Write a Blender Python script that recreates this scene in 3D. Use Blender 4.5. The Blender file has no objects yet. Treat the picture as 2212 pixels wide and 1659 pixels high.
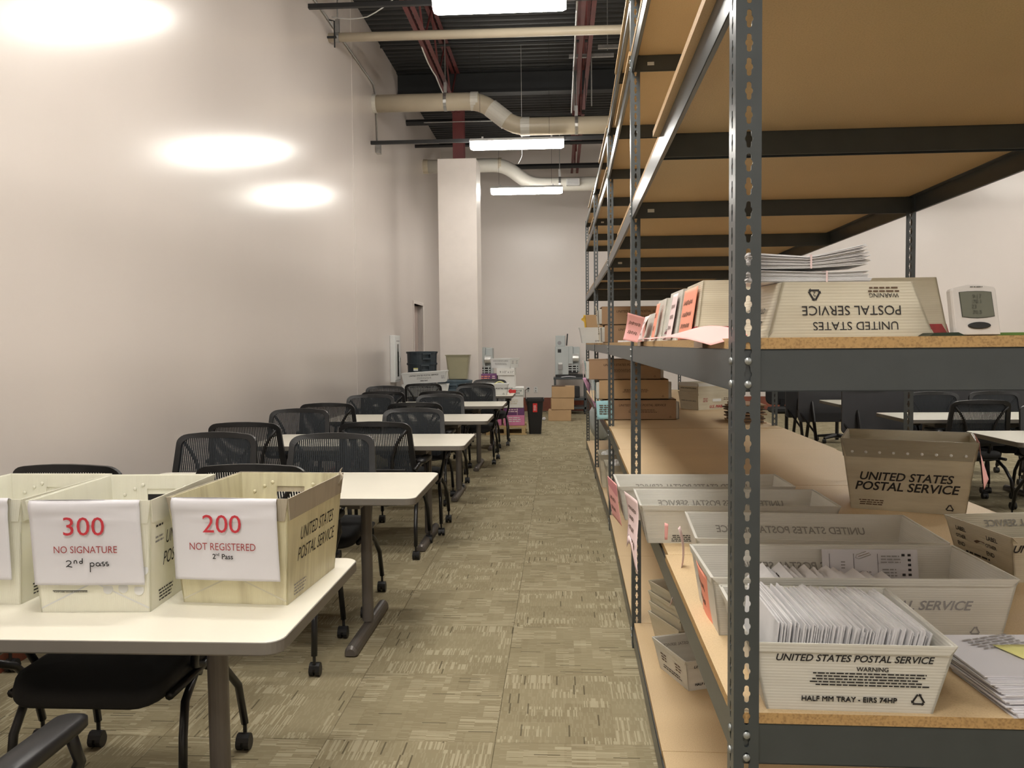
import bpy, math, random
from mathutils import Matrix, Vector, Euler
random.seed(7)
PI = math.pi
SC = bpy.context.scene
COL = SC.collection

# ------------------------------------------------------------------ camera, world, exposure
CAM_H = 1.42
F_PX, CX, CY = 1790.0, 1106.0, 829.5
def _ray(x, y): return Vector(((x - CX) / F_PX, -(y - CY) / F_PX, -1.0))
_Y = _ray(1209, 743).normalized()
_Z = _ray(2209, 733.5).cross(_Y).normalized()
_X = _Y.cross(_Z)
_M = Matrix((_X, _Y, _Z))                       # world axes expressed in camera space
cam = bpy.data.objects.new('camera', bpy.data.cameras.new('camera'))
COL.objects.link(cam)
cam.data.sensor_fit = 'HORIZONTAL'; cam.data.sensor_width = 36.0
cam.data.lens = F_PX / 2212.0 * 36.0
cam.data.clip_start = 0.05; cam.data.clip_end = 100
cam.matrix_world = Matrix.Translation((0, 0, CAM_H)) @ _M.to_4x4()
SC.camera = cam
SC.view_settings.view_transform = 'Standard'
SC.view_settings.look = 'None'
SC.view_settings.exposure = 1.22
SC.view_settings.gamma = 1.0
SC.view_settings.use_curve_mapping = False
W = bpy.data.worlds.new('world'); SC.world = W; W.use_nodes = True
W.node_tree.nodes['Background'].inputs[0].default_value = (1, 0.97, 0.92, 1)
W.node_tree.nodes['Background'].inputs[1].default_value = 0.02
LAMP = 23.0            # emission strength of every fluorescent lens

# ------------------------------------------------------------------ materials
MATS = {}
def mat(name, col, rough=0.5, metal=0.0, spec=0.5, var=0.06, vscale=8.0, bump=0.0, bscale=200.0,
        emit=None, emit_s=0.0, coat=0.0, stretch=(1, 1, 1), trans=0.0):
    if name in MATS: return MATS[name]
    m = bpy.data.materials.new(name); m.use_nodes = True
    nt = m.node_tree; N = nt.nodes; L = nt.links
    b = N['Principled BSDF']
    b.inputs['Roughness'].default_value = rough
    b.inputs['Metallic'].default_value = metal
    b.inputs['Specular IOR Level'].default_value = spec
    b.inputs['Coat Weight'].default_value = coat
    tc = N.new('ShaderNodeTexCoord'); mp = N.new('ShaderNodeMapping')
    mp.inputs['Scale'].default_value = stretch
    L.new(tc.outputs['Object'], mp.inputs['Vector'])
    nz = N.new('ShaderNodeTexNoise'); nz.inputs['Scale'].default_value = vscale; nz.inputs['Detail'].default_value = 4
    L.new(mp.outputs[0], nz.inputs['Vector'])
    r = N.new('ShaderNodeValToRGB')
    r.color_ramp.elements[0].position = 0.3; r.color_ramp.elements[1].position = 0.7
    r.color_ramp.elements[0].color = tuple(max(0, c * (1 - var)) for c in col) + (1,)
    r.color_ramp.elements[1].color = tuple(min(1, c * (1 + var)) for c in col) + (1,)
    L.new(nz.outputs['Fac'], r.inputs['Fac']); L.new(r.outputs['Color'], b.inputs['Base Color'])
    if bump > 0:
        n2 = N.new('ShaderNodeTexNoise'); n2.inputs['Scale'].default_value = bscale
        L.new(mp.outputs[0], n2.inputs['Vector'])
        bp = N.new('ShaderNodeBump'); bp.inputs['Strength'].default_value = bump; bp.inputs['Distance'].default_value = 0.002
        L.new(n2.outputs['Fac'], bp.inputs['Height']); L.new(bp.outputs[0], b.inputs['Normal'])
    if emit:
        b.inputs['Emission Color'].default_value = tuple(emit) + (1,)
        b.inputs['Emission Strength'].default_value = emit_s
    if trans > 0:
        tr = N.new('ShaderNodeBsdfTranslucent'); mx = N.new('ShaderNodeMixShader'); mx.inputs[0].default_value = trans
        L.new(r.outputs['Color'], tr.inputs['Color'])
        L.new(b.outputs[0], mx.inputs[1]); L.new(tr.outputs[0], mx.inputs[2])
        L.new(mx.outputs[0], N['Material Output'].inputs['Surface'])
    MATS[name] = m
    return m

def plastic_corrugated(name, col, dirt, dirt_amt, trans=0.25, axis='Z'):
    """white corrugated plastic: fine flutes, streaks of dirt"""
    m = mat(name, col, rough=0.38, var=0.03, vscale=5, trans=trans)
    nt = m.node_tree; N = nt.nodes; L = nt.links
    b = N['Principled BSDF']
    tc = N.new('ShaderNodeTexCoord')
    wv = N.new('ShaderNodeTexWave'); wv.bands_direction = axis; wv.inputs['Scale'].default_value = 60
    L.new(tc.outputs['Object'], wv.inputs['Vector'])
    bp = N.new('ShaderNodeBump'); bp.inputs['Strength'].default_value = 0.25; bp.inputs['Distance'].default_value = 0.001
    L.new(wv.outputs['Fac'], bp.inputs['Height']); L.new(bp.outputs[0], b.inputs['Normal'])
    mp = N.new('ShaderNodeMapping'); mp.inputs['Scale'].default_value = (40, 40, 3) if axis != 'Z' else (3, 3, 40)
    L.new(tc.outputs['Object'], mp.inputs['Vector'])
    nz = N.new('ShaderNodeTexNoise'); nz.inputs['Scale'].default_value = 1.0; nz.inputs['Detail'].default_value = 6
    L.new(mp.outputs[0], nz.inputs['Vector'])
    n3 = N.new('ShaderNodeTexNoise'); n3.inputs['Scale'].default_value = 6.0
    L.new(tc.outputs['Object'], n3.inputs['Vector'])
    mu = N.new('ShaderNodeMath'); mu.operation = 'MULTIPLY'
    L.new(nz.outputs['Fac'], mu.inputs[0]); L.new(n3.outputs['Fac'], mu.inputs[1])
    mr = N.new('ShaderNodeMapRange'); mr.inputs[1].default_value = 0.2; mr.inputs[2].default_value = 0.42
    mr.inputs[3].default_value = 0; mr.inputs[4].default_value = dirt_amt
    L.new(mu.outputs[0], mr.inputs[0])
    mx = N.new('ShaderNodeMix'); mx.data_type = 'RGBA'
    src = [l.from_socket for l in L if l.to_socket == b.inputs['Base Color']][0]
    L.new(mr.outputs[0], mx.inputs[0]); L.new(src, mx.inputs[6]); mx.inputs[7].default_value = tuple(dirt) + (1,)
    L.new(mx.outputs[2], b.inputs['Base Color'])
    return m

M_WALL = mat('satin_wall_paint', (0.66, 0.60, 0.56), rough=0.20, spec=0.55, var=0.02, vscale=0.8, bump=0.12, bscale=5, stretch=(1, 1, 0.35))
M_WALL2 = mat('matte_wall_paint', (0.70, 0.645, 0.61), rough=0.32, spec=0.4, var=0.02, vscale=0.9)
M_COLM = mat('column_paint', (0.68, 0.625, 0.585), rough=0.32, spec=0.5, var=0.02)
M_DECK = mat('black_painted_deck', (0.018, 0.020, 0.022), rough=0.5, var=0.2, vscale=3)
M_BLACKPIPE = mat('black_painted_pipe', (0.012, 0.012, 0.013), rough=0.5)
M_RED = mat('red_oxide_primer', (0.13, 0.028, 0.028), rough=0.55, var=0.15, vscale=4)
M_PVC = mat('cream_pipe_plastic', (0.54, 0.475, 0.36), rough=0.35, var=0.06, vscale=3)
M_PVC2 = mat('white_pipe_plastic', (0.66, 0.64, 0.58), rough=0.35, var=0.04, vscale=3)
M_GALV = mat('galvanised_steel', (0.45, 0.45, 0.44), rough=0.35, metal=0.8, var=0.1, vscale=30)
M_HOUS = mat('fixture_white_enamel', (0.55, 0.55, 0.54), rough=0.4)
M_LENS = mat('fluorescent_lens', (0.9, 0.9, 0.9), rough=0.4, var=0.0, emit=(1.0, 0.955, 0.875), emit_s=LAMP)
M_BASE = mat('reddish_brown_baseboard', (0.20, 0.055, 0.03), rough=0.4, var=0.15, vscale=6)
M_TOP = mat('ivory_laminate', (0.78, 0.745, 0.64), rough=0.30, var=0.02, vscale=4, bump=0.05, bscale=600)
M_EDGE = mat('taupe_edge_band', (0.17, 0.155, 0.135), rough=0.5, var=0.05)
M_LEG = mat('taupe_powder_coat', (0.125, 0.11, 0.098), rough=0.38, metal=0.2, var=0.05)
M_BLK = mat('black_plastic', (0.010, 0.010, 0.011), rough=0.42)
M_MESH = mat('charcoal_mesh_cloth', (0.026, 0.031, 0.037), rough=0.8)
M_SEAT = mat('black_seat_cloth', (0.012, 0.012, 0.013), rough=0.75, bump=0.3, bscale=500)
M_TUBE = mat('black_tube_steel', (0.010, 0.010, 0.011), rough=0.28)
M_CHR = mat('dull_chrome', (0.5, 0.5, 0.5), rough=0.25, metal=1.0)
M_STEEL = mat('grey_enamelled_steel', (0.070, 0.080, 0.085), rough=0.30, metal=0.35, var=0.06, vscale=14)
M_RIVET = mat('bare_rivet', (0.35, 0.37, 0.37), rough=0.35, metal=0.7)
M_PAPER = mat('white_paper', (0.63, 0.62, 0.655), rough=0.8, var=0.02)
M_ENV = mat('white_envelope_paper', (0.70, 0.69, 0.70), rough=0.85, var=0.05, vscale=20)
M_PINK = mat('pink_paper', (0.80, 0.40, 0.38), rough=0.8, var=0.03)
M_PINK2 = mat('pale_pink_paper', (0.80, 0.62, 0.62), rough=0.8, var=0.03)
M_CORAL = mat('coral_paper', (0.85, 0.32, 0.22), rough=0.8, var=0.03)
M_HOTPINK = mat('hot_pink_paper', (0.85, 0.22, 0.32), rough=0.8)
M_BLUEP = mat('light_blue_paper', (0.36, 0.62, 0.68), rough=0.8)
M_YEL = mat('yellow_note_paper', (0.72, 0.70, 0.28), rough=0.8)
M_ORANGEY = mat('amber_paper', (0.85, 0.55, 0.08), rough=0.8)
M_INK = mat('black_ink', (0.012, 0.010, 0.012), rough=0.6, var=0)
M_INKG = mat('ink_seen_through_plastic', (0.28, 0.265, 0.235), rough=0.6, var=0)
M_INKB = mat('faded_brown_ink', (0.10, 0.055, 0.03), rough=0.7, var=0)
M_INKR = mat('red_ink', (0.50, 0.03, 0.045), rough=0.6, var=0)
M_INKDR = mat('dark_red_ink', (0.30, 0.035, 0.035), rough=0.6, var=0)
M_PENC = mat('grey_print', (0.28, 0.27, 0.27), rough=0.7, var=0)
M_REDTAPE = mat('dark_red_tape', (0.30, 0.018, 0.02), rough=0.3, var=0.3, vscale=40)
M_TAN = mat('brown_box_tape', (0.30, 0.20, 0.12), rough=0.25)
M_CARD = mat('brown_cardboard', (0.34, 0.215, 0.125), rough=0.8, var=0.05, vscale=6, bump=0.1, bscale=150)
M_CARD2 = mat('kraft_carton', (0.44, 0.29, 0.155), rough=0.8, var=0.04, vscale=5)
M_CARDD = mat('dark_corrugated_card', (0.12, 0.08, 0.055), rough=0.9, var=0.2, vscale=30)
M_WCARD = mat('white_carton', (0.74, 0.73, 0.70), rough=0.7, var=0.03)
M_PURP = mat('purple_carton', (0.14, 0.045, 0.15), rough=0.6)
M_MAGE = mat('pink_carton', (0.60, 0.20, 0.36), rough=0.6)
M_GREENINK = mat('green_ink', (0.05, 0.13, 0.10), rough=0.6, var=0)
M_BINB = mat('dark_blue_grey_plastic', (0.030, 0.042, 0.052), rough=0.4, var=0.08)
M_BINL = mat('slate_blue_plastic', (0.055, 0.085, 0.11), rough=0.45, var=0.08)
M_KHAKI = mat('khaki_plastic', (0.30, 0.28, 0.185), rough=0.4, var=0.03)
M_PALLET = mat('pallet_pine', (0.48, 0.34, 0.16), rough=0.8, var=0.15, vscale=20, stretch=(1, 8, 8))
M_MACH = mat('grey_machine_panel', (0.42, 0.45, 0.45), rough=0.4, var=0.03)
M_MACHW = mat('silver_drum', (0.75, 0.75, 0.73), rough=0.3, metal=0.6)
M_WPL = mat('white_plastic', (0.72, 0.73, 0.72), rough=0.4, var=0.02)
M_THERM = mat('pale_grey_plastic', (0.58, 0.55, 0.53), rough=0.4, var=0.02)
M_LCD = mat('lcd_glass', (0.125, 0.13, 0.10), rough=0.2, var=0.05)
M_LCDD = mat('lcd_segment', (0.050, 0.052, 0.040), rough=0.3, var=0)
M_MAT = mat('green_cutting_mat', (0.10, 0.19, 0.035), rough=0.6, var=0.1)
M_MATD = mat('dark_green_rubber', (0.012, 0.02, 0.008), rough=0.5)
M_PANEL = mat('dark_grey_tabletop_underside', (0.050, 0.050, 0.056), rough=0.6, var=0.05)
M_SHADE = mat('dark_glass', (0.03, 0.035, 0.03), rough=0.1)
M_JAMB = mat('pinkish_door_paint', (0.42, 0.34, 0.31), rough=0.5)
M_TUBW = plastic_corrugated('clean_corrugated_plastic', (0.90, 0.89, 0.79), (0.45, 0.40, 0.28), 0.12, trans=0.30, axis='X')
M_TUBD = plastic_corrugated('worn_corrugated_plastic', (0.84, 0.80, 0.60), (0.34, 0.28, 0.16), 0.60, trans=0.30, axis='X')
M_BAND = plastic_corrugated('grimy_rim_plastic', (0.46, 0.41, 0.32), (0.24, 0.19, 0.14), 0.7, trans=0.05, axis='X')
M_TRAY = plastic_corrugated('milky_tray_plastic', (0.76, 0.745, 0.69), (0.45, 0.42, 0.34), 0.25, trans=0.22)
M_TRAYO = plastic_corrugated('aged_tray_plastic', (0.70, 0.65, 0.52), (0.42, 0.36, 0.25), 0.45, trans=0.15)
M_BAND2 = plastic_corrugated('grey_rim_plastic', (0.40, 0.37, 0.29), (0.25, 0.21, 0.15), 0.6, trans=0.05)

def board_mat(name, c1, c2):
    m = mat(name, c1, rough=0.55, var=0.05, vscale=2.0)
    nt = m.node_tree; N = nt.nodes; L = nt.links; b = N['Principled BSDF']
    tc = N.new('ShaderNodeTexCoord')
    nz = N.new('ShaderNodeTexNoise'); nz.inputs['Scale'].default_value = 260; nz.inputs['Detail'].default_value = 3
    L.new(tc.outputs['Object'], nz.inputs['Vector'])
    mx = N.new('ShaderNodeMix'); mx.data_type = 'RGBA'
    src = [l.from_socket for l in L if l.to_socket == b.inputs['Base Color']][0]
    mr = N.new('ShaderNodeMapRange'); mr.inputs[1].default_value = 0.45; mr.inputs[2].default_value = 0.75
    L.new(nz.outputs['Fac'], mr.inputs[0]); L.new(mr.outputs[0], mx.inputs[0])
    L.new(src, mx.inputs[6]); mx.inputs[7].default_value = tuple(c2) + (1,)
    L.new(mx.outputs[2], b.inputs['Base Color'])
    return m
M_BOARD = board_mat('particle_board_face', (0.58, 0.43, 0.25), (0.48, 0.345, 0.19))
M_BEDGE = board_mat('particle_board_edge', (0.46, 0.29, 0.12), (0.26, 0.15, 0.06))

def carpet_mat():
    m = bpy.data.materials.new('striated_carpet'); m.use_nodes = True
    nt = m.node_tree; N = nt.nodes; L = nt.links; b = N['Principled BSDF']
    b.inputs['Roughness'].default_value = 0.95; b.inputs['Specular IOR Level'].default_value = 0.1
    uv = N.new('ShaderNodeTexCoord')
    oi = N.new('ShaderNodeObjectInfo')
    mm = N.new('ShaderNodeMath'); mm.operation = 'MULTIPLY'; mm.inputs[1].default_value = 37.0
    L.new(oi.outputs['Random'], mm.inputs[0])
    ad = N.new('ShaderNodeVectorMath'); ad.operation = 'ADD'
    cb = N.new('ShaderNodeCombineXYZ'); L.new(mm.outputs[0], cb.inputs[2])
    L.new(uv.outputs['UV'], ad.inputs[0]); L.new(cb.outputs[0], ad.inputs[1])
    def cells(sx, sy, seed):
        mp = N.new('ShaderNodeVectorMath'); mp.operation = 'MULTIPLY'; mp.inputs[1].default_value = (sx, sy, 1)
        L.new(ad.outputs[0], mp.inputs[0])
        a2 = N.new('ShaderNodeVectorMath'); a2.operation = 'ADD'; a2.inputs[1].default_value = (seed * 3.3, seed * 1.7, seed)
        L.new(mp.outputs[0], a2.inputs[0])
        fl = N.new('ShaderNodeVectorMath'); fl.operation = 'FLOOR'; L.new(a2.outputs[0], fl.inputs[0])
        w = N.new('ShaderNodeTexWhiteNoise'); w.noise_dimensions = '3D'; L.new(fl.outputs[0], w.inputs['Vector'])
        return w.outputs['Value']
    def gt(v, t):
        g = N.new('ShaderNodeMath'); g.operation = 'GREATER_THAN'; g.inputs[1].default_value = t; L.new(v, g.inputs[0]); return g.outputs[0]
    def mul(a, c):
        g = N.new('ShaderNodeMath'); g.operation = 'MULTIPLY'; L.new(a, g.inputs[0])
        if isinstance(c, float): g.inputs[1].default_value = c
        else: L.new(c, g.inputs[1])
        return g.outputs[0]
    def mix(f, a, c):
        x = N.new('ShaderNodeMix'); x.data_type = 'RGBA'; L.new(f, x.inputs[0])
        if isinstance(a, tuple): x.inputs[6].default_value = a
        else: L.new(a, x.inputs[6])
        x.inputs[7].default_value = c
        return x.outputs[2]
    patch = cells(5.5, 12.0, 1)
    c = mix(mul(patch, 0.6), (0.262, 0.222, 0.138, 1), (0.335, 0.288, 0.184, 1))
    fine = mul(gt(cells(210, 12.0, 2), 0.62), gt(cells(8.5, 12.0, 3), 0.50))
    c = mix(mul(fine, 0.75), c, (0.46, 0.405, 0.28, 1))
    fine2 = mul(gt(cells(190, 30.0, 5), 0.7), 0.35)
    c = mix(fine2, c, (0.38, 0.33, 0.22, 1))
    dark = gt(cells(170, 11.0, 4), 0.982)
    c = mix(mul(dark, 0.75), c, (0.085, 0.070, 0.042, 1))
    nz = N.new('ShaderNodeTexNoise'); nz.inputs['Scale'].default_value = 900
    L.new(ad.outputs[0], nz.inputs['Vector'])
    bp = N.new('ShaderNodeBump'); bp.inputs['Strength'].default_value = 0.5; bp.inputs['Distance'].default_value = 0.003
    L.new(nz.outputs['Fac'], bp.inputs['Height']); L.new(bp.outputs[0], b.inputs['Normal'])
    L.new(c, b.inputs['Base Color'])
    return m
M_CARPET = carpet_mat()

# ------------------------------------------------------------------ mesh helpers
class MB:
    def __init__(s): s.v = []; s.f = []; s.m = []
    def add(s, vs, fs, mi=0):
        o = len(s.v); s.v += [tuple(p) for p in vs]
        for q in fs: s.f.append(tuple(i + o for i in q)); s.m.append(mi)
        return s
    def box(s, x0, x1, y0, y1, z0, z1, mi=0, T=None):
        vs = [(x0, y0, z0), (x1, y0, z0), (x1, y1, z0), (x0, y1, z0), (x0, y0, z1), (x1, y0, z1), (x1, y1, z1), (x0, y1, z1)]
        if T: vs = [T @ Vector(p) for p in vs]
        return s.add(vs, [(0, 3, 2, 1), (4, 5, 6, 7), (0, 1, 5, 4), (1, 2, 6, 5), (2, 3, 7, 6), (3, 0, 4, 7)], mi)
    def tube(s, pts, r, n=8, mi=0, cap=True):
        pts = [Vector(p) for p in pts]; rs = r if isinstance(r, (list, tuple)) else [r] * len(pts)
        o = len(s.v); up = None
        for i, p in enumerate(pts):
            d = (pts[min(i + 1, len(pts) - 1)] - pts[max(i - 1, 0)]).normalized()
            if up is None:
                up = Vector((0, 0, 1)) if abs(d.z) < 0.9 else Vector((1, 0, 0))
            a = d.cross(up).normalized(); b = a.cross(d).normalized(); up = b
            for k in range(n):
                t = 2 * PI * k / n
                s.v.append(tuple(p + (a * math.cos(t) + b * math.sin(t)) * rs[i]))
        for i in range(len(pts) - 1):
            for k in range(n):
                k2 = (k + 1) % n
                s.f.append((o + i * n + k, o + i * n + k2, o + (i + 1) * n + k2, o + (i + 1) * n + k)); s.m.append(mi)
        if cap:
            s.f.append(tuple(o + k for k in reversed(range(n)))); s.m.append(mi)
            e = o + (len(pts) - 1) * n
            s.f.append(tuple(e + k for k in range(n))); s.m.append(mi)
        return s
    def rings(s, rings, mi=0, cap0=True, cap1=True, closed=True):
        """loft list of equal length point loops"""
        o = len(s.v); n = len(rings[0])
        for r in rings: s.v += [tuple(p) for p in r]
        for i in range(len(rings) - 1):
            for k in range(n if closed else n - 1):
                k2 = (k + 1) % n
                s.f.append((o + i * n + k, o + i * n + k2, o + (i + 1) * n + k2, o + (i + 1) * n + k)); s.m.append(mi)
        if cap0: s.f.append(tuple(o + k for k in reversed(range(n)))); s.m.append(mi)
        if cap1:
            e = o + (len(rings) - 1) * n
            s.f.append(tuple(e + k for k in range(n))); s.m.append(mi)
        return s
    def lathe(s, prof, n=24, c=(0, 0, 0), mi=0, cap0=True, cap1=True):
        return s.rings([[(c[0] + r * math.cos(2 * PI * k / n), c[1] + r * math.sin(2 * PI * k / n), c[2] + z) for k in range(n)] for r, z in prof], mi, cap0, cap1)
    def panel(s, q, t, nu=1, nv=1, holes=(), us=None, vs=None, mi=0):
        """q: 4 corners (bl, br, tr, tl) of the outside face; t: thickness vector inwards; holes (u0,u1,v0,v1)"""
        q = [Vector(p) for p in q]; t = Vector(t)
        us = sorted(set([0, 1] + [h[0] for h in holes] + [h[1] for h in holes])); vs = sorted(set([0, 1] + [h[2] for h in holes] + [h[3] for h in holes]))
        P = lambda u, v: (q[0] * (1 - u) + q[1] * u) * (1 - v) + (q[3] * (1 - u) + q[2] * u) * v
        solid = lambda i, j: 0 <= i < len(us) - 1 and 0 <= j < len(vs) - 1 and not any(h[0] <= us[i] < h[1] and h[2] <= vs[j] < h[3] for h in holes)
        o = len(s.v); nu = len(us)
        for v in vs:
            for u in us: s.v.append(tuple(P(u, v)))
        k = len(s.v) - o
        for v in vs:
            for u in us: s.v.append(tuple(P(u, v) + t))
        id = lambda i, j, b=0: o + j * nu + i + b * k
        def F(*a): s.f.append(a); s.m.append(mi)
        for i in range(len(us) - 1):
            for j in range(len(vs) - 1):
                if not solid(i, j): continue
                F(id(i, j), id(i + 1, j), id(i + 1, j + 1), id(i, j + 1))
                F(id(i, j, 1), id(i, j + 1, 1), id(i + 1, j + 1, 1), id(i + 1, j, 1))
                if not solid(i, j - 1): F(id(i, j), id(i, j, 1), id(i + 1, j, 1), id(i + 1, j))
                if not solid(i, j + 1): F(id(i, j + 1), id(i + 1, j + 1), id(i + 1, j + 1, 1), id(i, j + 1, 1))
                if not solid(i - 1, j): F(id(i, j), id(i, j + 1), id(i, j + 1, 1), id(i, j, 1))
                if not solid(i + 1, j): F(id(i + 1, j), id(i + 1, j, 1), id(i + 1, j + 1, 1), id(i + 1, j + 1))
        return s
    def build(s, name, mats, parent=None, loc=(0, 0, 0), rot=(0, 0, 0), smooth=False, bevel=0, solid=0, mesh=None):
        me = mesh
        if me is None:
            me = bpy.data.meshes.new(name); me.from_pydata(s.v, [], s.f)
            if not isinstance(mats, (list, tuple)): mats = [mats]
            for m in mats: me.materials.append(m)
            for p, i in zip(me.polygons, s.m): p.material_index = i; p.use_smooth = smooth
            me.update()
        o = bpy.data.objects.new(name, me); COL.objects.link(o)
        o.location = loc; o.rotation_euler = rot
        if parent: o.parent = parent
        if solid:
            md = o.modifiers.new('solid', 'SOLIDIFY'); md.thickness = solid; md.offset = 0
        if bevel:
            md = o.modifiers.new('bevel', 'BEVEL'); md.width = bevel; md.segments = 2; md.limit_method = 'ANGLE'
        return o

def rrect(w, h, r, n=5):
    """rounded rectangle outline, centred, counter clockwise in 2D"""
    p = []
    for cx, cy, a0 in ((w / 2 - r, h / 2 - r, 0), (-w / 2 + r, h / 2 - r, 90), (-w / 2 + r, -h / 2 + r, 180), (w / 2 - r, -h / 2 + r, 270)):
        for k in range(n + 1):
            a = math.radians(a0 + 90.0 * k / n); p.append((cx + r * math.cos(a), cy + r * math.sin(a)))
    return p

def tag(o, label, cat, group=None, kind=None):
    if label: o['label'] = label
    if cat: o['category'] = cat
    if group: o['group'] = group
    if kind: o['kind'] = kind
    return o
def empty(name, loc, rz=0.0, label=None, cat=None, group=None, rot=None):
    o = bpy.data.objects.new(name, None); COL.objects.link(o); o.empty_display_size = 0.1
    o.location = loc; o.rotation_euler = rot if rot else (0, 0, rz)
    return tag(o, label, cat, group)
def children(o): return KIDS.get(o.name, [])
KIDS = {}
def index_kids():
    KIDS.clear()
    for o in COL.objects:
        if o.parent: KIDS.setdefault(o.parent.name, []).append(o)
def dup(root, loc, rz, label=None, group=None):
    r = root.copy(); COL.objects.link(r); r.location = loc; r.rotation_euler = (0, 0, rz)
    if label: r['label'] = label
    if group: r['group'] = group
    for ch in KIDS.get(root.name, []):
        c = ch.copy(); COL.objects.link(c); c.parent = r
        for g in KIDS.get(ch.name, []):
            d = g.copy(); COL.objects.link(d); d.parent = c
    return r
def struct(o): o['kind'] = 'structure'; return o

_txt = {}
def text_mesh(s, m, italic, bold):
    key = (s, m.name, italic, bold)
    if key in _txt: return _txt[key]
    cu = bpy.data.curves.new('t', 'FONT'); cu.body = s; cu.align_x = 'CENTER'; cu.align_y = 'CENTER'
    cu.size = 1.0; cu.shear = 0.25 if italic else 0.0; cu.offset = 0.018 if bold and 'M' not in s else 0.0; cu.resolution_u = 3
    cu.space_line = 1.15
    ob = bpy.data.objects.new('t', cu); COL.objects.link(ob)
    dg = bpy.context.evaluated_depsgraph_get(); dg.update()
    me = bpy.data.meshes.new_from_object(ob.evaluated_get(dg))
    bpy.data.objects.remove(ob); bpy.data.curves.remove(cu)
    xs = [v.co.x for v in me.vertices]; ys = [v.co.y for v in me.vertices]
    w = max(xs) - min(xs); h = max(ys) - min(ys); cx = (max(xs) + min(xs)) / 2; cy = (max(ys) + min(ys)) / 2
    for v in me.vertices: v.co.x -= cx; v.co.y -= cy; v.co.z = 0
    if bold and 'M' in s:        # thicken by overlaying shifted copies
        vs = [v.co.copy() for v in me.vertices]; fs = [tuple(p.vertices) for p in me.polygons]; n = len(vs); V = []; F = []
        for q, (dx, dy) in enumerate(((0, 0), (.022, 0), (-.022, 0), (0, .016), (0, -.016))):
            V += [(v.x + dx, v.y + dy, .0004 * q) for v in vs]; F += [tuple(i + q * n for i in f) for f in fs]
        me = bpy.data.meshes.new('lettering'); me.from_pydata(V, [], F)
    me.materials.clear(); me.materials.append(m)
    me.name = 'lettering'
    _txt[key] = (me, w, h)
    return _txt[key]
def letter(parent, s, pos, width=None, height=None, m=None, face='-Y', tilt=0.0, italic=False, bold=False, mirror=False, spin=0.0, name='lettering'):
    """lettering as a thin child mesh; face: direction it is read from"""
    me, w, h = text_mesh(s, m or M_INK, italic, bold)
    sx = width / w if width else None; sy = height / h if height else None
    if sx is None: sx = sy
    if sy is None: sy = sx
    o = bpy.data.objects.new(name, me); COL.objects.link(o)
    base = {'-Y': Euler((PI / 2, 0, 0)), '-X': Euler((PI / 2, 0, -PI / 2)), '+X': Euler((PI / 2, 0, PI / 2)), '+Z': Euler((0, 0, 0))}[face].to_matrix()
    R = base @ Matrix.Rotation(tilt, 3, 'X') @ Matrix.Rotation(spin, 3, 'Z')
    o.rotation_euler = R.to_euler()
    o.scale = (-sx if mirror else sx, sy, 1); o.location = pos
    if parent: o.parent = parent
    return o
def greeked(parent, pos, width, lines, pitch, m=None, face='-Y', tilt=0.0, seed=1, spin=0.0, thick=0.45, mirror=False):
    """block of very small print, too small to read: rows of little dashes"""
    rnd = random.Random(seed); mb = MB()
    for k in range(lines):
        x = -width / 2 + rnd.uniform(0, .08) * width; y = -k * pitch; end = width / 2 - rnd.uniform(0, .12) * width
        while x < end:
            l = min(rnd.uniform(2.0, 5.5) * pitch * 0.45, end - x)
            mb.add([(x, y, 0), (x + l, y, 0), (x + l, y + pitch * thick, 0), (x, y + pitch * thick, 0)], [(0, 1, 2, 3)])
            x += l + pitch * 0.35
    o = mb.build('small_print', m or M_INK)
    base = {'-Y': Euler((PI / 2, 0, 0)), '-X': Euler((PI / 2, 0, -PI / 2)), '+X': Euler((PI / 2, 0, PI / 2)), '+Z': Euler((0, 0, 0))}[face].to_matrix()
    o.rotation_euler = (base @ Matrix.Rotation(tilt, 3, 'X') @ Matrix.Rotation(spin, 3, 'Z')).to_euler()
    o.location = pos
    if parent: o.parent = parent
    return o
def recycle(parent, pos, size, m=None, face='-Y', tilt=0.0, spin=0.0, digit=True):
    mb = MB(); R = size / 2
    P = [Vector((R * math.cos(math.radians(90 + 120 * k)), R * math.sin(math.radians(90 + 120 * k)), 0)) for k in range(3)]
    for k in range(3):
        a, b = P[k], P[(k + 1) % 3]; d = (b - a).normalized(); n = Vector((-d.y, d.x, 0)) * size * 0.06
        a2 = a + d * size * 0.10; b2 = b - d * size * 0.20
        mb.add([a2 - n, b2 - n, b2 + n, a2 + n], [(0, 1, 2, 3)])
        mb.add([b2 - n * 2.4, b2 + d * size * 0.16, b2 + n * 2.4], [(0, 1, 2)])
    o = mb.build('recycling_mark', m or M_INK)
    base = {'-Y': Euler((PI / 2, 0, 0)), '-X': Euler((PI / 2, 0, -PI / 2)), '+X': Euler((PI / 2, 0, PI / 2)), '+Z': Euler((0, 0, 0))}[face].to_matrix()
    o.rotation_euler = (base @ Matrix.Rotation(tilt, 3, 'X') @ Matrix.Rotation(spin, 3, 'Z')).to_euler()
    o.location = pos; o.parent = parent
    return o
def stroke(pts, w, mb=None, z=0.0):
    """flat pen stroke in XY"""
    mb = mb or MB(); pts = [Vector((p[0], p[1], z)) for p in pts]
    L_, R_ = [], []
    for i, p in enumerate(pts):
        d = (pts[min(i + 1, len(pts) - 1)] - pts[max(i - 1, 0)])
        d = d.normalized() if d.length > 1e-9 else Vector((1, 0, 0))
        n = Vector((-d.y, d.x, 0)) * w / 2
        L_.append(p + n); R_.append(p - n)
    k = len(pts)
    mb.add(L_ + R_, [(i, i + 1, k + i + 1, k + i) for i in range(k - 1)])
    return mb
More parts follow.
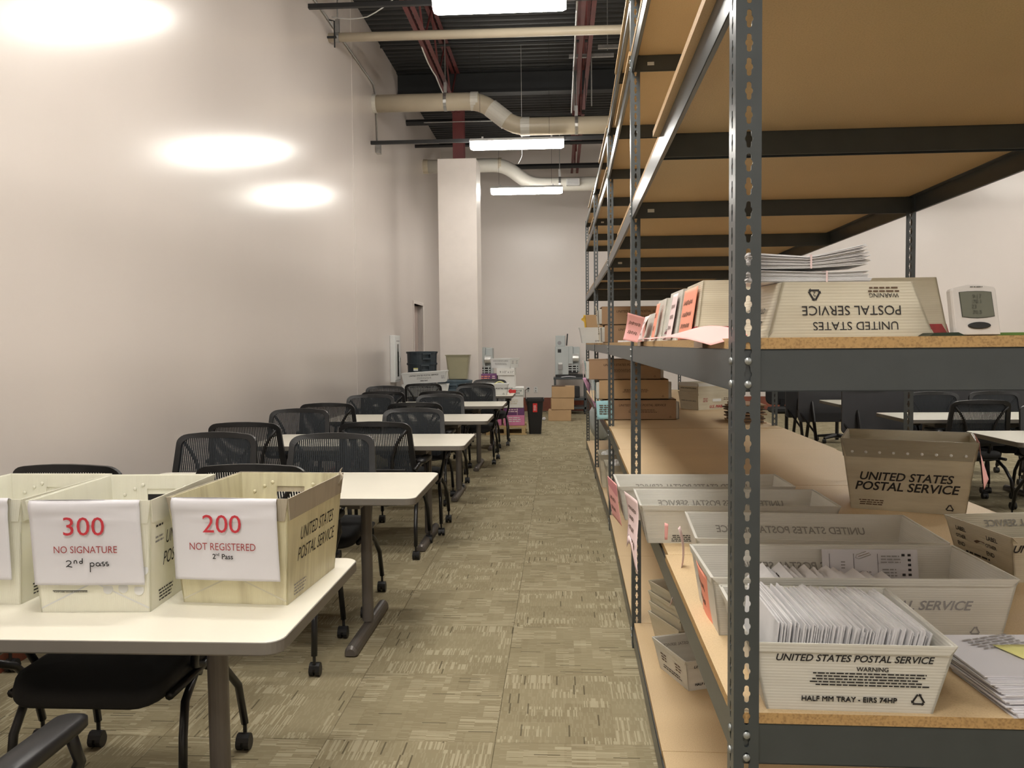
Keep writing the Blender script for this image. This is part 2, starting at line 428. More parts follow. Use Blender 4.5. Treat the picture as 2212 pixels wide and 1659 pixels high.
def scribble(mb, x0, x1, y, amp, seed, w=0.0014):
    rnd = random.Random(seed); n = max(10, int((x1 - x0) / amp * 2.4)); pts = []
    for i in range(n * 3):
        t = i / (n * 3.0)
        pts.append((x0 + (x1 - x0) * t + amp * 0.35 * math.sin(i * 1.9 + seed), y + amp * 0.5 * math.sin(i * 1.35 + rnd.uniform(-.5, .5)) * (0.6 + 0.6 * rnd.random())))
    stroke(pts, w, mb)

def sheet(name, fn, nu, nv, m, parent=None, th=0.0006):
    """thin curved paper from fn(u,v)->(x,y,z)"""
    mb = MB(); vs = [fn(i / nu, j / nv) for j in range(nv + 1) for i in range(nu + 1)]
    mb.add(vs, [(j * (nu + 1) + i, j * (nu + 1) + i + 1, (j + 1) * (nu + 1) + i + 1, (j + 1) * (nu + 1) + i) for j in range(nv) for i in range(nu)])
    return mb.build(name, m, parent, smooth=True, solid=th)

# ------------------------------------------------------------------ room shell
XL, XR, YB, YF, ZC = -2.476, 12.5, -4.0, 17.6, 5.61
def wallbox(name, x0, x1, y0, y1, z0, z1, m):
    return struct(MB().box(x0, x1, y0, y1, z0, z1).build(name, m))
# left wall with the door opening cut out (y 13.98..14.93, up to z 2.12)
DY0, DY1, DZ = 13.99, 14.93, 2.13
wl = MB()
wl.box(XL - .16, XL, YB, DY0, 0, ZC); wl.box(XL - .16, XL, DY1, YF, 0, ZC); wl.box(XL - .16, XL, DY0, DY1, DZ, ZC)
wall_left = struct(wl.build('wall_left', M_WALL))
wallbox('wall_far', XL - .16, XR + .16, YF, YF + .16, 0, ZC, M_WALL2)
wallbox('wall_right', XR, XR + .16, YB, YF, 0, ZC, M_WALL2)
wallbox('wall_back', XL - .16, XR + .16, YB - .16, YB, 0, ZC, M_WALL2)
# ceiling: corrugated steel deck, ribs run across the aisle
ck = MB(); y = YB; prof = []
while y < YF:
    prof += [(y, ZC), (y + .035, ZC), (y + .055, ZC + .04), (y + .117, ZC + .04), (y + .137, ZC)]; y += .152
prof.append((YF, ZC))
n = len(prof)
ck.add([(XL - .16, p[0], p[1]) for p in prof] + [(XR + .16, p[0], p[1]) for p in prof], [(i, i + 1, n + i + 1, n + i) for i in range(n - 1)])
ck.box(XL - .16, XR + .16, YB, YF, ZC + .05, ZC + .09)
struct(ck.build('ceiling', M_DECK))
struct(MB().box(XL - .16, XR + .16, YB, YF, -0.08, -0.007).build('floor', M_DECK))
floor = bpy.data.objects['floor']
# baseboards
for nm, b in (('baseboard_far', (XL, XR, YF - .018, YF, 0, .285)), ('baseboard_right', (XR - .018, XR, YB, YF - .018, 0, .285))):
    bo = struct(MB().box(*b).build(nm, M_BASE, bevel=.003))
lb = MB().box(XL, XL + .018, YB, DY0 - .06, 0, .10); lb.box(XL, XL + .018, DY1 + .06, YF - .018, 0, .10)
struct(lb.build('baseboard_left', M_BASE))
# thin vertical joint strip on the left wall
struct(MB().box(XL, XL + .004, 9.995, 10.003, .1, ZC).build('trim_1', M_WALL2))
# door frame and recessed door in the left wall
dr = empty('door_1', (XL, DY0, 0)); struct(dr)
fm = MB(); 
fm.box(-.16, .018, -.05, 0, 0, DZ + .05); fm.box(-.16, .018, DY1 - DY0, DY1 - DY0 + .05, 0, DZ + .05); fm.box(-.16, .018, 0, DY1 - DY0, DZ, DZ + .05)
fm.build('door_frame', M_WALL2, dr, bevel=.004)
MB().box(-.13, -.09, .004, DY1 - DY0 - .004, .01, DZ - .004).build('door_panel', M_JAMB, dr, bevel=.003)
MB().box(-.085, -.05, .06, .34, DZ - .10, DZ - .04).build('door_closer', M_GALV, dr, bevel=.004)
hd = MB(); hd.tube([(-.085, .86, 1.0), (-.03, .86, 1.0), (-.03, .76, 1.0)], .01, 8); hd.build('door_handle', M_CHR, dr)

# carpet tiles, 0.61 m, quarter-turned
TS = 0.61; tx0, ty0 = -0.24, 4.72
tile_mesh = []
for rotq in (0, 1):
    mb = MB(); h = TS / 2 - .0006
    mb.box(-h, h, -h, h, -0.007, -0.0012); mb.add([], [])
    q = h - .0022
    mb.add([(-h, -h, -.0012), (h, -h, -.0012), (h, h, -.0012), (-h, h, -.0012), (-q, -q, 0), (q, -q, 0), (q, q, 0), (-q, q, 0)],
           [(4, 5, 6, 7), (0, 1, 5, 4), (1, 2, 6, 5), (2, 3, 7, 6), (3, 0, 4, 7)])
    me = bpy.data.meshes.new('carpet_tile'); me.from_pydata(mb.v, [], mb.f); me.materials.append(M_CARPET)
    uvl = me.uv_layers.new(name='UVMap')
    for lp in me.loops:
        c = me.vertices[lp.vertex_index].co
        uvl.data[lp.index].uv = (c.x, c.y) if rotq == 0 else (c.y, c.x)
    tile_mesh.append(me)
cells_ = []
for i in range(-4, 22):
    for j in range(-15, 22):
        x = tx0 + (i + .5) * TS; yy = ty0 + (j + .5) * TS
        if x - TS / 2 < XL - .5 or yy + TS / 2 > YF + .5: continue
        cells_.append((i, j, x, yy))
def tile_vis(c):
    i, j, x, yy = c
    px = abs((x + .0575 * 0) / max(yy, .05))
    if yy < 1.0: return 1e9
    ang = x / yy
    if ang < -.80 or ang > .72: return 1e6 + yy
    # the aisle counts most, then what shows through the shelving
    return yy * (1.0 if x < .6 else 1.55)
cells_.sort(key=tile_vis)
for i, j, x, yy in cells_[:290]:
    q = (i + j + 1) % 2
    o = bpy.data.objects.new('carpet_tile', tile_mesh[q]); COL.objects.link(o)
    o.location = (x, yy, 0); o.parent = floor
rest = MB(); uvs = []
for i, j, x, yy in cells_[290:]:
    h = TS / 2 - .0008
    rest.add([(x - h, yy - h, 0), (x + h, yy - h, 0), (x + h, yy + h, 0), (x - h, yy + h, 0)], [(0, 1, 2, 3)])
    q = (i + j + 1) % 2; ox = random.randint(0, 50)
    base = [(-h, -h), (h, -h), (h, h), (-h, h)]
    uvs += [(a + ox, b + ox) if q == 0 else (b + ox, a + ox) for a, b in base]
ro = rest.build('carpet_tile_field', M_CARPET, floor); ro['kind'] = 'stuff'
ul = ro.data.uv_layers.new(name='UVMap')
for k, lp in enumerate(ro.data.loops): ul.data[k].uv = uvs[k]

# square column with a red steel stub above it
cl = empty('column', (-1.535, 12.92, 0), 0, 'square painted drywall column standing near the far end of the aisle', 'column')
MB().box(-.295, .295, -.32, .32, 0, 4.235).build('column_casing', M_COLM, cl, bevel=.006)
sb = MB(); sb.box(-.085, .085, -.10, -.088, 4.235, 5.27); sb.box(-.085, .085, .088, .10, 4.235, 5.27); sb.box(-.006, .006, -.088, .088, 4.235, 5.27); sb.box(-.13, .13, -.13, .13, 5.25, 5.27)
sb.build('steel_stub', M_RED, cl)
# dark steel girder over the column, running across
g = MB(); g.box(XL, XR, 12.82, 13.02, 5.27, 5.285); g.box(XL, XR, 12.82, 13.02, 5.59, 5.605); g.box(XL, XR, 12.91, 12.93, 5.285, 5.59)
gd = g.build('roof_girder', M_DECK)
tag(gd, 'black painted steel roof girder crossing above the square column', 'girder')
# ------------------------------------------------------------------ open web roof joists
def joist(x, y0, y1, zb, zt, gap, label):
    r = empty('roof_joist', (x, y0, zb), 0, label, 'roof joist', 'red open web roof joists')
    Lj = y1 - y0; H = zt - zb
    for nm, z in (('bottom_chord', 0), ('top_chord', H)):
        for s in (-1, 1):
            mb = MB(); a, b = sorted((s * gap / 2, s * (gap / 2 + .05)))
            mb.box(a, b, 0, Lj, z - .003, z + .003)
            a, b = sorted((s * gap / 2, s * (gap / 2 + .005)))
            mb.box(a, b, 0, Lj, z, z + .05 if z == 0 else z + .045)
            mb.build(nm, M_RED, r)
    nseg = int(Lj / .6)
    for k in range(nseg):
        ya = Lj * k / nseg; yb = Lj * (k + 1) / nseg; up = k % 2 == 0
        MB().tube([(0, ya, .02 if up else H), (0, yb, H if up else .02)], .013, 6).build('web_bar', M_RED, r)
    return r
joist(-1.56, 5.0, 12.80, 4.97, 5.56, .03, 'red primed open web joist above the left side of the aisle')
joist(.33, 5.0, 12.80, 4.97, 5.56, .06, 'red primed open web joist above the right side of the aisle')
joist(.33, 13.05, 17.5, 4.97, 5.56, .06, 'red primed roof joist beyond the girder near the far wall')
# conduits that run beside the right joist, with a cross strut
cd = empty('ceiling_conduit', (.20, 5.0, 4.9), 0, 'thin pale metal conduit running along the right red joist', 'conduit')
MB().tube([(0, 0, 0), (0, 7.7, 0)], .012, 8).build('conduit_pipe', M_GALV, cd)
c2 = MB(); c2.tube([(0, 5.6, 0), (0, 5.6, -.55)], .008, 6); c2.tube([(.22, 5.6, .1), (.22, 5.6, -.5)], .008, 6); c2.box(-.06, .5, 5.58, 5.62, .1, .14)
c2.build('conduit_hanger', M_GALV, cd)

# ------------------------------------------------------------------ pipes
def pipe_x(name, pts, r, m, label, straps, cat='pipe', collars=()):
    o = empty(name, pts[0], 0, label, cat)
    P = [Vector(p) - Vector(pts[0]) for p in pts]
    # round the bends
    path = [P[0]]
    for i in range(1, len(P) - 1):
        a = (P[i - 1] - P[i]).normalized(); b = (P[i + 1] - P[i]).normalized(); d = r * 1.6
        for t in (0, .25, .5, .75, 1):
            q0 = P[i] + a * d; q1 = P[i] + b * d
            path.append((q0 * (1 - t) + P[i] * t) * (1 - t) + (P[i] * (1 - t) + q1 * t) * t)
    path.append(P[-1])
    MB().tube(path, r, 20).build('pipe_run', m, o, smooth=True)
    for c in collars:
        a, b = Vector(c[0]) - Vector(pts[0]), Vector(c[1]) - Vector(pts[0])
        MB().tube([a, b], r * 1.06, 20).build('pipe_collar', M_PVC2 if m is M_PVC else M_PVC, o, smooth=False)
    for x, z in straps:
        mb = MB(); px = x - pts[0][0]; pz = z - pts[0][2]
        ring = [[(px + dx, (r + t) * math.cos(a), pz + (r + t) * math.sin(a)) for dx, t in ((-.02, .002), (.02, .002), (.02, .006), (-.02, .006))] for a in [2 * PI * k / 18 for k in range(19)]]
        mb.rings(ring, 0, False, False); mb.tube([(px, 0, pz + r), (px, 0, 5.55 - pts[0][2])], .008, 6); mb.box(px - .02, px + .02, -.02, .02, pz + r, pz + r + .14)
        mb.build('pipe_hanger', M_GALV, o)
    return o
def ubend(Yp, x1, x2, z1, z2, xe): return [(XL, Yp, z1), (x1, Yp, z1), (x2, Yp, z2), (xe, Yp, z2)]
pipe_x('sprinkler_pipe', [(XL, 9.03, 4.76), (6.0, 9.03, 4.74)], .048, M_PVC, 'slim cream pipe crossing overhead behind the nearest light', [(-2.38, 4.76)])
pipe_x('drain_pipe', ubend(11.16, -1.02, -.58, 4.66, 4.31, 6.0), .115, M_PVC, 'thick cream drain pipe with an offset bend, in front of the column', [(-1.50, 4.66), (.24, 4.31)],
       collars=[((-1.16, 11.16, 4.66), (-1.06, 11.16, 4.66)), ((-.90, 11.16, 4.565), (-.68, 11.16, 4.39)), ((-.50, 11.16, 4.31), (-.38, 11.16, 4.31)), ((XL, 11.16, 4.66), (XL + .05, 11.16, 4.66))])
pipe_x('drain_pipe', ubend(15.3, -1.0, -.50, 4.70, 4.33, 6.0), .125, M_PVC2, 'thick white drain pipe with an offset bend, beyond the column', [(.02, 4.33)],
       collars=[((XL, 15.3, 4.70), (XL + .09, 15.3, 4.70)), ((-1.1, 15.3, 4.70), (-1.04, 15.3, 4.70))])
# black sprinkler lines / struts crossing
def black_line(x0, x1, y, z, r, label, sq=False):
    mb = MB()
    if sq: mb.box(0, x1 - x0, -r, r, -r, r)
    else: mb.tube([(0, 0, 0), (x1 - x0, 0, 0)], r, 8)
    o = mb.build('overhead_strut', M_BLACKPIPE, None, (x0, y, z)); tag(o, label, 'strut')
black_line(XL, 1.6, 8.30, 4.80, .022, 'black channel strut carrying the nearest ceiling light', True)
black_line(XL + .1, 3.0, 11.2, 5.42, .018, 'thin black rod crossing under the roof deck')
black_line(XL, 2.5, 10.98, 4.10, .022, 'black channel strut carrying the second ceiling light', True)
black_line(XL, 6, 14.4, 4.86, .03, 'black pipe crossing high behind the second light')
black_line(XL, 4, 16.2, 4.85, .05, 'thick black pipe crossing in front of the far wall')
black_line(XL, 2.5, 13.6, 5.05, .05, 'black pipe crossing just beyond the column')
wc = MB().tube([(-1.93, 12.0, 4.62), (-.6, 12.0, 4.62), (.6, 12.0, 4.63)], .006, 6).build('support_wire', M_GALV)
tag(wc, 'thin taut wire crossing above the thick cream pipe', 'wire')
# wall conduit with junction box
wcd = empty('wall_conduit', (XL, 8.9, 4.93), 0, 'grey conduit running along the upper left wall down to a small box', 'conduit')
MB().tube([(.015, -5.0, 0), (.015, 0, 0), (.015, 2.2, -.02), (.015, 2.36, -.14), (.015, 2.4, -.75)], .012, 8).build('conduit_pipe', M_GALV, wcd, smooth=True)
MB().box(.002, .06, 2.34, 2.46, -.90, -.75).build('junction_box', M_GALV, wcd, bevel=.004)
wbk = MB(); wbk.tube([(.0, .06, .0), (.08, .06, -.02), (.08, .06, -.30)], .008, 6); wbk.box(0, .1, .05, .07, -.2, -.18)
wbk.build('pipe_bracket', M_BLACKPIPE, wcd)
# loose white cables drooping from the deck
def cable(pts, r, m, label, name='ceiling_cable'):
    P = [Vector(p) for p in pts]; path = []
    for i in range(len(P) - 1):
        for t in (0, .25, .5, .75):
            p = P[i].lerp(P[i + 1], t); p.z -= .05 * math.sin(PI * t) * min(1, (P[i + 1] - P[i]).length); path.append(p - P[0])
    path.append(P[-1] - P[0])
    o = MB().tube(path, r, 6).build(name, m, None, P[0], smooth=True); tag(o, label, 'cable'); return o
cable([(-1.55, 7.2, 5.1), (-1.62, 8.6, 5.05), (-1.62, 9.8, 5.0), (-1.60, 11.0, 4.95), (-1.56, 11.9, 4.9)], .009, M_WPL, 'white cable bundle tied along the left red joist')
cable([(-2.42, 8.95, 4.95), (-2.0, 8.8, 4.88), (-1.6, 8.6, 5.04)], .006, M_WPL, 'white cable drooping from the wall to the left joist')
cable([(-.50, 11.5, 5.5), (-.5, 11.5, 4.0), (-.55, 11.5, 3.9)], .003, M_WPL, 'hair thin wire hanging beside the pipe bend')
cable([(.36, 11.3, 5.5), (.37, 11.3, 4.45), (.30, 11.3, 4.32)], .004, M_BLK, 'thin black cable hanging in front of the thick cream pipe')
# trapeze hanger near the shelving
tr = empty('trapeze_hanger', (.58, 9.9, 5.5), 0, 'thin rod with a short pale metal bracket hanging above the shelving', 'hanger')
MB().tube([(0, 0, 0), (0, 0, -.66)], .006, 6).build('threaded_rod', M_GALV, tr)
MB().box(-.11, .14, -.02, .02, -.64, -.60).build('bracket', M_GALV, tr)
# small slatted speaker grille, attached to the far pipe
far_pipe = bpy.data.objects['drain_pipe.001']
vb = MB().box(-.12, .12, -.05, .05, -.06, .06); o = vb.build('speaker_grille', M_HOUS, far_pipe, (.26 - far_pipe.location.x, -.16, 4.33 - far_pipe.location.z), bevel=.005)
for q in range(4): MB().box(-.10, .10, -.055, -.05, -.045 + q * .026, -.035 + q * .026).build('louvre', M_PENC, o)

# ------------------------------------------------------------------ fluorescent fixtures
def make_fixture():
    r = empty('ceiling_light', (0, 0, 0), 0, 'x', 'ceiling light', 'fluorescent ceiling lights')
    MB().box(-.612, .612, -.124, .124, .021, .040).box(-.61, .61, -.07, .07, .040, .065).build('housing', M_HOUS, r, bevel=.004)
    loop = lambda x, s: [(x, -.115 * s, .02), (x, -.10 * s, -.035 * s), (x, -.05 * s, -.062 * s), (x, .05 * s, -.062 * s), (x, .10 * s, -.035 * s), (x, .115 * s, .02)]
    MB().rings([loop(-.608, .80), loop(-.575, 1), loop(.575, 1), loop(.608, .80)]).build('lens', M_LENS, r)
    for s in (-1, 1):
        MB().box(s * .45 - .012, s * .45 + .012, -.012, .012, .065, .10).build('mount', M_HOUS, r)
    return r
fx = make_fixture(); index_kids()
fx.location = (-.528, 7.72, 4.53); fx['label'] = 'lit fluorescent ceiling light nearest the camera, at the top of the picture'
dup(fx, (-.538, 10.92, 4.03), 0, 'lit fluorescent ceiling light in front of the square column')
dup(fx, (-.544, 14.27, 4.045), 0, 'lit fluorescent ceiling light farthest away, beyond the square column')
for Yl, tx_ in ((-1.9, 'well behind'), (-.3, 'added as fill behind and above'), (1.3, 'almost right above'), (2.9, 'added as fill just ahead of'), (4.5, 'ahead of and high above')):  # the two in-between lights are added fill to brighten the foreground
    dup(fx, (-.567, Yl, 4.05 if Yl < 5 else 4.45), 0, 'lit fluorescent ceiling light %s the camera, out of the picture' % tx_)
for Xl in (4.2, 8.6):
    for Yl in (-1.9, 1.3, 4.5, 7.72, 10.92, 14.2, 16.6):
        if Yl == 16.6: continue
        dup(fx, (Xl + (2.0 if Yl == 14.2 and Xl < 5 else 0), Yl, 4.2), 0, 'lit ceiling light hidden behind the shelving, %s row to the right, %s from the front' % ('first' if Xl < 5 else 'second', ('first', 'second', 'third', 'fourth', 'fifth', 'sixth')[(-1.9, 1.3, 4.5, 7.72, 10.92, 14.2).index(Yl)]))
dup(fx, (10.3, 15.4, 5.0), 0, 'lit ceiling light high in the far right corner of the room, out of the picture')
for k, Yl in enumerate((7.72, 10.92, 14.27)):
    z0 = (4.685, 4.155, 4.165)[k]
    hr = MB()
    for s in (-1, 1): hr.tube([(-.567 + s * .45, Yl, z0 - .01), (-.567 + s * .45, Yl, 5.6)], .0022, 6)
    o = hr.build('light_suspension', M_BLACKPIPE); tag(o, ('pair of thin rods holding up the nearest ceiling light', 'pair of thin rods holding up the second ceiling light', 'pair of thin rods holding up the farthest ceiling light')[k], 'hanger')

# ------------------------------------------------------------------ shelving
PITCH = 0.0385; PH = 3.05
def keyhole():
    """outline of one keyhole punch in a cell centred at 0,0: a 12.6 mm hole crossed by an 8 mm slot"""
    q = [(.0064, 0), (.0061, .0019), (.0053, .0036), (.0040, .0050), (.0039, .0085), (.0037, .0120), (.0024, .0140), (0, .0147)]
    q2 = [(-x, y) for x, y in reversed(q[:-1])]
    up = q + q2
    return up + [(x, -y) for x, y in reversed(up[1:-1])]
def post_mesh(sx):
    """angle post; sx=+1: corner at x=0, leg towards +x; faces: front plate (-Y) and side plate"""
    mb = MB(); hole = keyhole(); n = len(hole); t = .002
    nc = int(PH / PITCH)
    def plate(P, wd, cu):
        # P(u,v,w): u across 0..wd, v up, w thickness
        for c in range(nc):
            v0 = c * PITCH; v1 = v0 + PITCH; vc = (v0 + v1) / 2
            outer = []; inner = []
            for (hx, hy) in hole:
                a = math.atan2(hy, hx)
                # project to the cell boundary
                dx, dy = math.cos(a), math.sin(a)
                k = min(((wd - cu) if dx > 0 else cu) / max(abs(dx), 1e-6), (PITCH / 2) / max(abs(dy), 1e-6))
                outer.append((cu + dx * k, vc + dy * k)); inner.append((cu + hx, vc + hy))
            # corner points
            o = len(mb.v)
            for w in (0, t):
                for (u, v) in outer: mb.v.append(P(u, v, w))
                for (u, v) in inner: mb.v.append(P(u, v, w))
            for k in range(n):
                k2 = (k + 1) % n
                mb.f.append((o + k, o + k2, o + n + k2, o + n + k)); mb.m.append(0)
                mb.f.append((o + 2 * n + k, o + 3 * n + k, o + 3 * n + k2, o + 2 * n + k2)); mb.m.append(0)
                mb.f.append((o + n + k, o + n + k2, o + 3 * n + k2, o + 3 * n + k)); mb.m.append(0)
            # fill corners between boundary samples
            for (cxn, cyn) in ((0, v0), (wd, v0), (wd, v1), (0, v1)):
                best = sorted(range(n), key=lambda q: (outer[q][0] - cxn) ** 2 + (outer[q][1] - cyn) ** 2)[:2]
                for w in (0, t):
                    b = len(mb.v); mb.v.append(P(cxn, cyn, w)); kk = o + (0 if w == 0 else 2 * n)
                    mb.f.append((kk + best[0], kk + best[1], b)); mb.m.append(0)
    plate(lambda u, v, w: (sx * u, w, v), .042, .0215)
    plate(lambda u, v, w: (sx * w, u, v), .056, .028)
    me = bpy.data.meshes.new('post'); me.from_pydata(mb.v, [], mb.f); me.materials.append(M_STEEL)
    return me
POST = {1: post_mesh(1), -1: post_mesh(-1)}
SW = 1.255                        # width across
NODES = [(.289, 1.39), (.328, 3.825), (.365, 6.27), (.362, 8.71), (.350, 11.15)]
LEVELS = [.101, .777, 1.4085, 2.058, 2.715, 3.02]     # tops of the beams, boards (19 mm) lie on them
BT = .0185
def rivet_mesh():
    mb = MB(); mb.lathe([(.0065, 0), (.0065, .0015), (.0045, .0035), (.0001, .0042)], 10, cap0=False)
    me = bpy.data.meshes.new('rivet'); me.from_pydata(mb.v, [], mb.f); me.materials.append(M_RIVET)
    for p in me.polygons: p.use_smooth = True
    return me
RIV = rivet_mesh()
LBL = ['grey steel shelving bay nearest the camera, with mail trays on its shelves',
       'second grey steel shelving bay from the camera, its boards mostly bare',
       'third grey steel shelving bay from the camera, holding stacked brown boxes',
       'farthest grey steel shelving bay, at the end of the run']
BAYS = []
for b in range(4):
    (x0, y0), (x1, y1) = NODES[b], NODES[b + 1]
    ang = -math.atan2(x1 - x0, y1 - y0); Lb = math.hypot(x1 - x0, y1 - y0)
    r = empty('shelving_unit', (x0, y0, 0), ang, LBL[b], 'shelving unit', 'grey steel shelving bays')
    BAYS.append((r, Lb, ang))
    ends = [0.0] + ([Lb - .056] if b == 3 else [])
    for ye in ends:
        for sx, xx in ((1, 0), (-1, SW)):
            o = bpy.data.objects.new('post', POST[sx]); COL.objects.link(o); o.parent = r; o.location = (xx, ye, 0)
            o.rotation_euler.z = 0
    for li, zt in enumerate(LEVELS):
        hgt = .071 if li < 5 else .05
        za = zt - hgt
        gap = .004
        for s, xo in ((1, gap), (-1, SW - gap)):
            mb = MB(); mb.box(*sorted((xo, xo + s * .0025)), .002 + .003, Lb - .001, za, zt)
            mb.box(*sorted((xo, xo + s * .030)), .005, Lb - .001, zt - .0025, zt)
            mb.box(*sorted((xo, xo + s * .012)), .005, Lb - .001, za, za + .002)
            mb.build('long_beam', M_STEEL, r, bevel=.0008)
        for ye, w in [(gap, 1)] + ([(Lb - gap - .003, -1)] if b == 3 else []):
            mb = MB(); mb.box(.010, SW - .010, ye, ye + .0025, za, zt); mb.box(.010, SW - .010, *sorted((ye, ye + w * .03)), zt - .0025, zt)
            mb.box(.010, SW - .010, *sorted((ye, ye + w * .01)), za, za + .002)
            mb.build('cross_beam', M_STEEL, r)
        mb = MB(); ym = Lb / 2
        mb.box(.008, SW - .008, ym - .02, ym - .017, za, zt); mb.box(.008, SW - .008, ym + .017, ym + .02, za, zt); mb.box(.008, SW - .008, ym - .02, ym + .02, zt - .0025, zt)
        mb.build('centre_support', M_STEEL, r)
        # rivets near the posts and the centre support
        for yy in ([.018, .040] if b else [.028, .028]):
            for zz in (zt - .020, zt - .052):
                if b == 0 and yy == .040: continue
                o = bpy.data.objects.new('rivet', RIV); COL.objects.link(o); o.parent = r
                o.location = (-.0003, yy, zz); o.rotation_euler = (0, -PI / 2, 0)
                if b == 0: break
        if b == 0:
            for zz in (zt - .020, zt - .0585):
                for (xx, yy, rr) in ((.0215, -.0003, (PI / 2, 0, 0)), (-.0003, .028, (0, -PI / 2, 0))):
                    o = bpy.data.objects.new('rivet', RIV); COL.objects.link(o); o.parent = r; o.location = (xx, yy, zz); o.rotation_euler = rr
        # boards
        rnd = random.Random(b * 10 + li)
        sh = -.165 if li == 1 else (0.02 if li in (3, 4) and b == 0 else 0)
        cuts = [(.001 if b == 0 or li != 1 else sh + .001), Lb / 2 + sh, Lb + (sh if li == 1 and b < 3 else 0)]
        if li == 1 and b > 0: cuts[0] = sh + .002
        for k in range(2):
            a0, a1 = cuts[k] + .001, cuts[k + 1] - .001
            dx = rnd.uniform(-.004, .008)
            if li == 3 and b == 0 and k == 0: dx = -.020
            if li in (4, 5) and k == 0: dx = -.012
            if li == 1 and b == 1: dx = -.006 if k == 0 else .004
            mb = MB(); xa, xb = .004 + dx, SW - .004 + dx
            mb.add([(xa, a0, zt), (xb, a0, zt), (xb, a1, zt), (xa, a1, zt), (xa, a0, zt + BT), (xb, a0, zt + BT), (xb, a1, zt + BT), (xa, a1, zt + BT)],
                   [(0, 3, 2, 1), (4, 5, 6, 7)], 0)
            o_ = len(mb.v) - 8
            for q in ((0, 1, 5, 4), (1, 2, 6, 5), (2, 3, 7, 6), (3, 0, 4, 7)): mb.f.append(tuple(o_ + i for i in q)); mb.m.append(1)
            mb.build('shelf_board', [M_BOARD, M_BEDGE], r)
    if b in (0,):
        # strips of brown tape over the board edge of the eye level shelf and small white stickers on beams
        for yy, wd in ((.34, .12), (1.92, .14)):
            mb = MB(); mb.box(-.0006, .03, yy, yy + wd, LEVELS[2] + BT, LEVELS[2] + BT + .0004); mb.box(-.0010, -.0004, yy, yy + wd, LEVELS[2] + .001, LEVELS[2] + BT + .0004)
            mb.build('tape_patch', M_TAN, r)
for b, li in ((1, 3), (1, 4), (2, 3), (3, 4)):
    r, Lb, ang = BAYS[b]
    MB().box(.075, .105, .0030, .0040, LEVELS[li] - .045, LEVELS[li] - .030).build('beam_sticker', M_WPL, r)
# tall dark back panel boxes hang of the far bays: solid steel backs of bay 3 and 4 upper levels
def onshelf(b, across, along, z):
    """world point from bay coordinates"""
    r, Lb, ang = BAYS[b]
    c, s_ = math.cos(ang), math.sin(ang); x0, y0 = NODES[b]
    return Vector((x0 + across * c - along * s_, y0 + across * s_ + along * c, z))
ZA, ZB, ZCs = LEVELS[2] + BT, LEVELS[1] + BT, LEVELS[0] + BT

# ------------------------------------------------------------------ tables
def make_table(w=1.52, d=.76, z=.737):
    r = empty('training_table', (0, 0, 0), 0, 'x', 'table', 'ivory topped training tables')
    o2 = rrect(w, d, .045, 6)
    ring = lambda k, zz: [(p[0] * (1 - k / (w / 2)), p[1] * (1 - k / (d / 2)), zz) for p in o2]
    mb = MB(); mb.rings([ring(.002, z - .0015), ring(.0035, z)], 0, False, True); mb.build('laminate_top', M_TOP, r)
    mb = MB(); mb.rings([ring(.003, z - .034), ring(0, z - .030), ring(0, z - .003), ring(.002, z - .0015)], 0, True, False); mb.build('edge_band', M_EDGE, r)
    for s in (-1, 1):
        x = s * (w / 2 - .312)
        lm = MB(); lm.rings([[(x + p[0], p[1], zz) for p in rrect(.054, .056, .024, 4)] for zz in (.055, z - .075)]); lm.box(x - .03, x + .03, -.25, .25, z - .075, z - .034)
        lg = lm.build('leg', M_LEG, r)
        fm = MB(); L2 = d / 2 - .03
        prof = [(x + .030 * math.cos(a), .018 + .034 * math.sin(a)) for a in [PI * k / 8 for k in range(9)]] + [(x - .030, .006), (x + .030, .006)]
        fm.rings([[(x + (p[0] - x) * k, yy, .006 + (p[1] - .006) * k) for p in prof] for yy, k in ((-L2 - .004, .7), (-L2 + .008, 1), (L2 - .008, 1), (L2 + .004, .7))])
        ft = fm.build('foot', M_LEG, lg, smooth=False)
        for yy in (-L2 + .04, L2 - .04):
            MB().lathe([(.014, 0), (.014, .006)], 10, (x, yy, 0)).build('foot_glide', M_BLK, lg)
    MB().box(-w / 2 + .312, w / 2 - .312, -.02, .02, z - .11, z - .075).build('crossbar', M_LEG, r)
    return r
tbl = make_table(); index_kids()
TFR = [1.85, 3.64, 5.56, 7.37, 9.17, 10.98]
TLB = ['ivory training table nearest the camera, carrying three plastic tubs',
       'second ivory training table from the camera, its top bare',
       'third ivory training table from the camera, its top bare',
       'fourth ivory training table from the camera, its top bare',
       'fifth ivory training table from the camera, its top bare',
       'sixth and farthest ivory training table by the left wall, carrying white mail trays']
TX = -.65 - .76
for k, yf in enumerate(TFR):
    if k == 0: tbl.location = (TX, yf + .38, 0); tbl['label'] = TLB[0]
    else: dup(tbl, (TX + (0, 0, 0, 0, .015, .02)[k], yf + .38, 0), 0, TLB[k])
for (x, y, l) in ((3.04 + .76, 6.03, 'ivory training table to the right of the shelving, nearest of the three there'),
                  (3.0 + .76, 7.70, 'ivory training table to the right of the shelving, middle one of the three'),
                  (3.02 + .76, 9.50, 'ivory training table to the right of the shelving, farthest, half hidden by a flipped table'),
                  ):
    dup(tbl, (x, y, 0), 0, l, 'ivory training tables right of the shelving')

